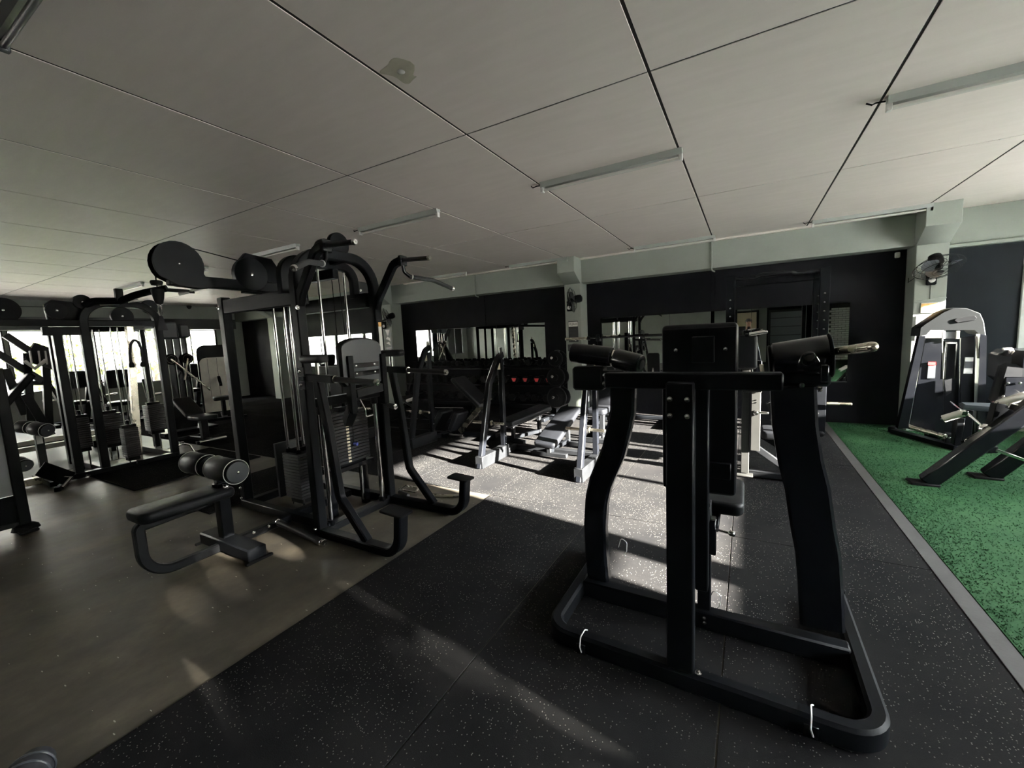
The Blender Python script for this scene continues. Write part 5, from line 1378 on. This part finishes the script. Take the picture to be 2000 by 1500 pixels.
MB().tube([(1.895, 7.41, 2.03), (1.87, 7.55, 1.99), (1.885, 7.6, 2.05)], .004, 6).build('fan_cord', M['black'], wall_back)
# dome camera on the left beam
solo(MB().lathe((XL + .34, 6.15, ZC - .001), (0, 0, -1), [(.06, 0), (.06, .03), (.05, .06), (.03, .09), (0, .10)], 16), 'dome_camera', M['frame_dark'], 'small dark camera on the ceiling above the left windows', 'camera')

# ---- ribbed bag at the very corner of the picture
c = at(20, 1590, Z=.03)
bag = thing('gym_bag', 'dark ribbed soft bag on the concrete, cut off at the bottom left corner', 'bag', (c.x, c.y, -.006))
MB().lathe((c.x - .16, c.y + .10, .055), (.85, -.53, 0), [(.02, 0), (.05, .01), (.06, .06), (.062, .26), (.05, .31), (.02, .32)], 18).build('bag_body', M['cloth'], bag)
for k in range(7):
    MB().ring(V((c.x - .16, c.y + .10, .055)) + V((.85, -.53, 0)) * (.05 + .036 * k), (.85, -.53, 0), .0615, .004, 24, 6).build('rib', M['grey_plastic'], bag)

# ---- trees outside the left windows
def tree(x, y, h, r, label, n=900, group='trees outside the left windows', zs=.8):
    t = thing('tree', label, 'tree', (x, y, -.35), group)
    rn = np.random.default_rng(int(abs(x * 10 + y)))
    mb = MB()
    for _ in range(n):
        d = V(rn.normal(0, 1, 3)).normalized() * r * (rn.random() ** .4); p = V((x, y, h)) + V((d.x, d.y, d.z * zs))
        a = V(rn.normal(0, 1, 3)).normalized(); b = a.cross(V((0, .2, 1))).normalized(); s = .07 + .06 * rn.random()
        mb.add([p - a * s, p + b * s * .5, p + a * s, p - b * s * .5], [(0, 1, 2, 3)])
    f = mb.build('foliage', M['leaf'], t, False); f['kind'] = 'stuff'
    MB().lathe((x, y, -.35), (0, 0, 1), [(.16, 0), (.11, .5), (.09, h)], 10).build('trunk', M['bark'], t)
tree(-18.2, 6.6, 1.5, 1.5, 'yellow-green tree outside the windows, left of the pale shroud')
tree(-18.8, 4.3, 1.3, 1.2, 'yellow-green tree outside the windows behind the far cable station')

tree(12.6, -1.25, 4.25, .95, 'unseen tree added outside the high right windows to dapple the sun', 2600, 'added trees outside the right windows', 1.1)  # unseen tree, added to break up the sun through the nearest opening

# ================================================================== the person taking the picture, seen small in the mirror
def person():
    t = thing('person', 'person in dark clothes holding up a phone, small in the big mirror', 'person', (.05, -.42, 0))
    J = {}; E = []
    def j(n, p, r, par=None):
        J[n] = (len(J), V(p), r)
        if par is not None: E.append((J[par][0], J[n][0]))
    ox, oy = .05, -.42
    def W(x, y, z): return (ox + x, oy + y, z)
    j('pelvis', W(0, 0, .95), .135); j('belly', W(0, .01, 1.10), .125, 'pelvis'); j('chest', W(0, .0, 1.30), .145, 'belly'); j('neck0', W(0, -.01, 1.45), .075, 'chest'); j('neck', W(0, 0, 1.52), .055, 'neck0')
    j('head0', W(0, .02, 1.58), .072, 'neck'); j('head1', W(0, .025, 1.66), .088, 'head0'); j('head2', W(0, .015, 1.73), .072, 'head1')
    for s, n in ((-1, 'l'), (1, 'r')):
        j('sh' + n, W(.185 * s, 0, 1.41), .062, 'chest'); j('el' + n, W(.25 * s, .10, 1.20), .045, 'sh' + n); j('wr' + n, W(.095 * s, .285, 1.42), .030, 'el' + n); j('pa' + n, W(.078 * s, .325, 1.455), .030, 'wr' + n)
        j('hip' + n, W(.095 * s, 0, .88), .10, 'pelvis'); j('kn' + n, W(.11 * s, .03, .50), .062, 'hip' + n); j('an' + n, W(.12 * s, 0, .10), .043, 'kn' + n); j('to' + n, W(.13 * s, .15, .04), .038, 'an' + n)
        for k in range(4):
            j('f%d%s' % (k, n), W(.074 * s, .345, 1.492 - .019 * k), .0085, 'pa' + n); j('g%d%s' % (k, n), W(.062 * s, .372 - .004 * (k == 3), 1.497 - .02 * k), .008, 'f%d%s' % (k, n)); j('h%d%s' % (k, n), W(.040 * s, .374, 1.498 - .02 * k), .0075, 'g%d%s' % (k, n))
        j('t0' + n, W(.060 * s, .318, 1.472), .010, 'pa' + n); j('t1' + n, W(.044 * s, .334, 1.486), .0085, 't0' + n)
    me = bpy.data.meshes.new('body'); me.from_pydata([tuple(v[1] - V((ox, oy, 0))) for v in J.values()], E, [])
    ob = bpy.data.objects.new('tmp_body', me); COL.objects.link(ob)
    md = ob.modifiers.new('skin', 'SKIN'); md.use_smooth_shade = True
    for (i, p, r), sv in zip(J.values(), me.skin_vertices[0].data): sv.radius = (r, r * .8) if r > .1 else (r, r); sv.use_root = (i == 0)
    ob.modifiers.new('sub', 'SUBSURF').levels = 1
    me2 = bpy.data.meshes.new_from_object(ob.evaluated_get(bpy.context.evaluated_depsgraph_get()))
    bpy.data.objects.remove(ob)
    me2.materials.clear(); me2.materials.append(M['cloth']); me2.materials.append(M['skin'])
    for p in me2.polygons:
        c = p.center
        if c.z > 1.475 and c.y < .2: p.material_index = 1
        if c.y > .24: p.material_index = 1
        p.use_smooth = True
    b = bpy.data.objects.new('body', me2); COL.objects.link(b); b.parent = t
    hc = V((ox, oy + .02, 1.665))
    mb = MB().lathe((ox, oy + .005, 1.665), (0, -.12, 1), [(.094, 0), (.099, .03), (.092, .065), (.062, .10), (0, .113)], 20)
    mb.plate([(-.075, .05), (.075, .05), (.05, .155), (-.05, .155)], (ox, oy + .01, 1.70), (1, 0, 0), (0, 1, -.1), .008, .002)
    mb.build('cap', M['hair'], t)
    for s in (-1, 1):
        MB().lathe((ox + .033 * s, oy + .098, 1.668), (0, 1, 0), [(.012, 0), (.010, .008), (0, .011)], 10).build('eye', M['hair'], t)
        MB().lathe((ox + .088 * s, oy + .015, 1.655), (s, 0, 0), [(.025, -.01), (.028, .004), (.015, .012), (0, .01)], 10).build('ear', M['skin'], t)
    MB().plate([(-.010, .035), (.010, .035), (.018, -.012), (-.018, -.012)], (ox, oy + .112, 1.645), (1, 0, 0), (0, 0, 1), .03, .006).build('nose', M['skin'], t)
    MB().box((ox, oy + .096, 1.606), (.045, .02, .010), None, .003).build('mouth', mat('lips', (.20, .08, .07), .5), t)
    ph = thing('phone', 'black phone held sideways in front of the face, small in the mirror', 'phone', (ox - .0, oy + .355, 1.44))
    MB().box((ox - .0, oy + .355, 1.468), (.075, .008, .085), None, .003).build('phone_body', M['black_gloss'], ph)
person()
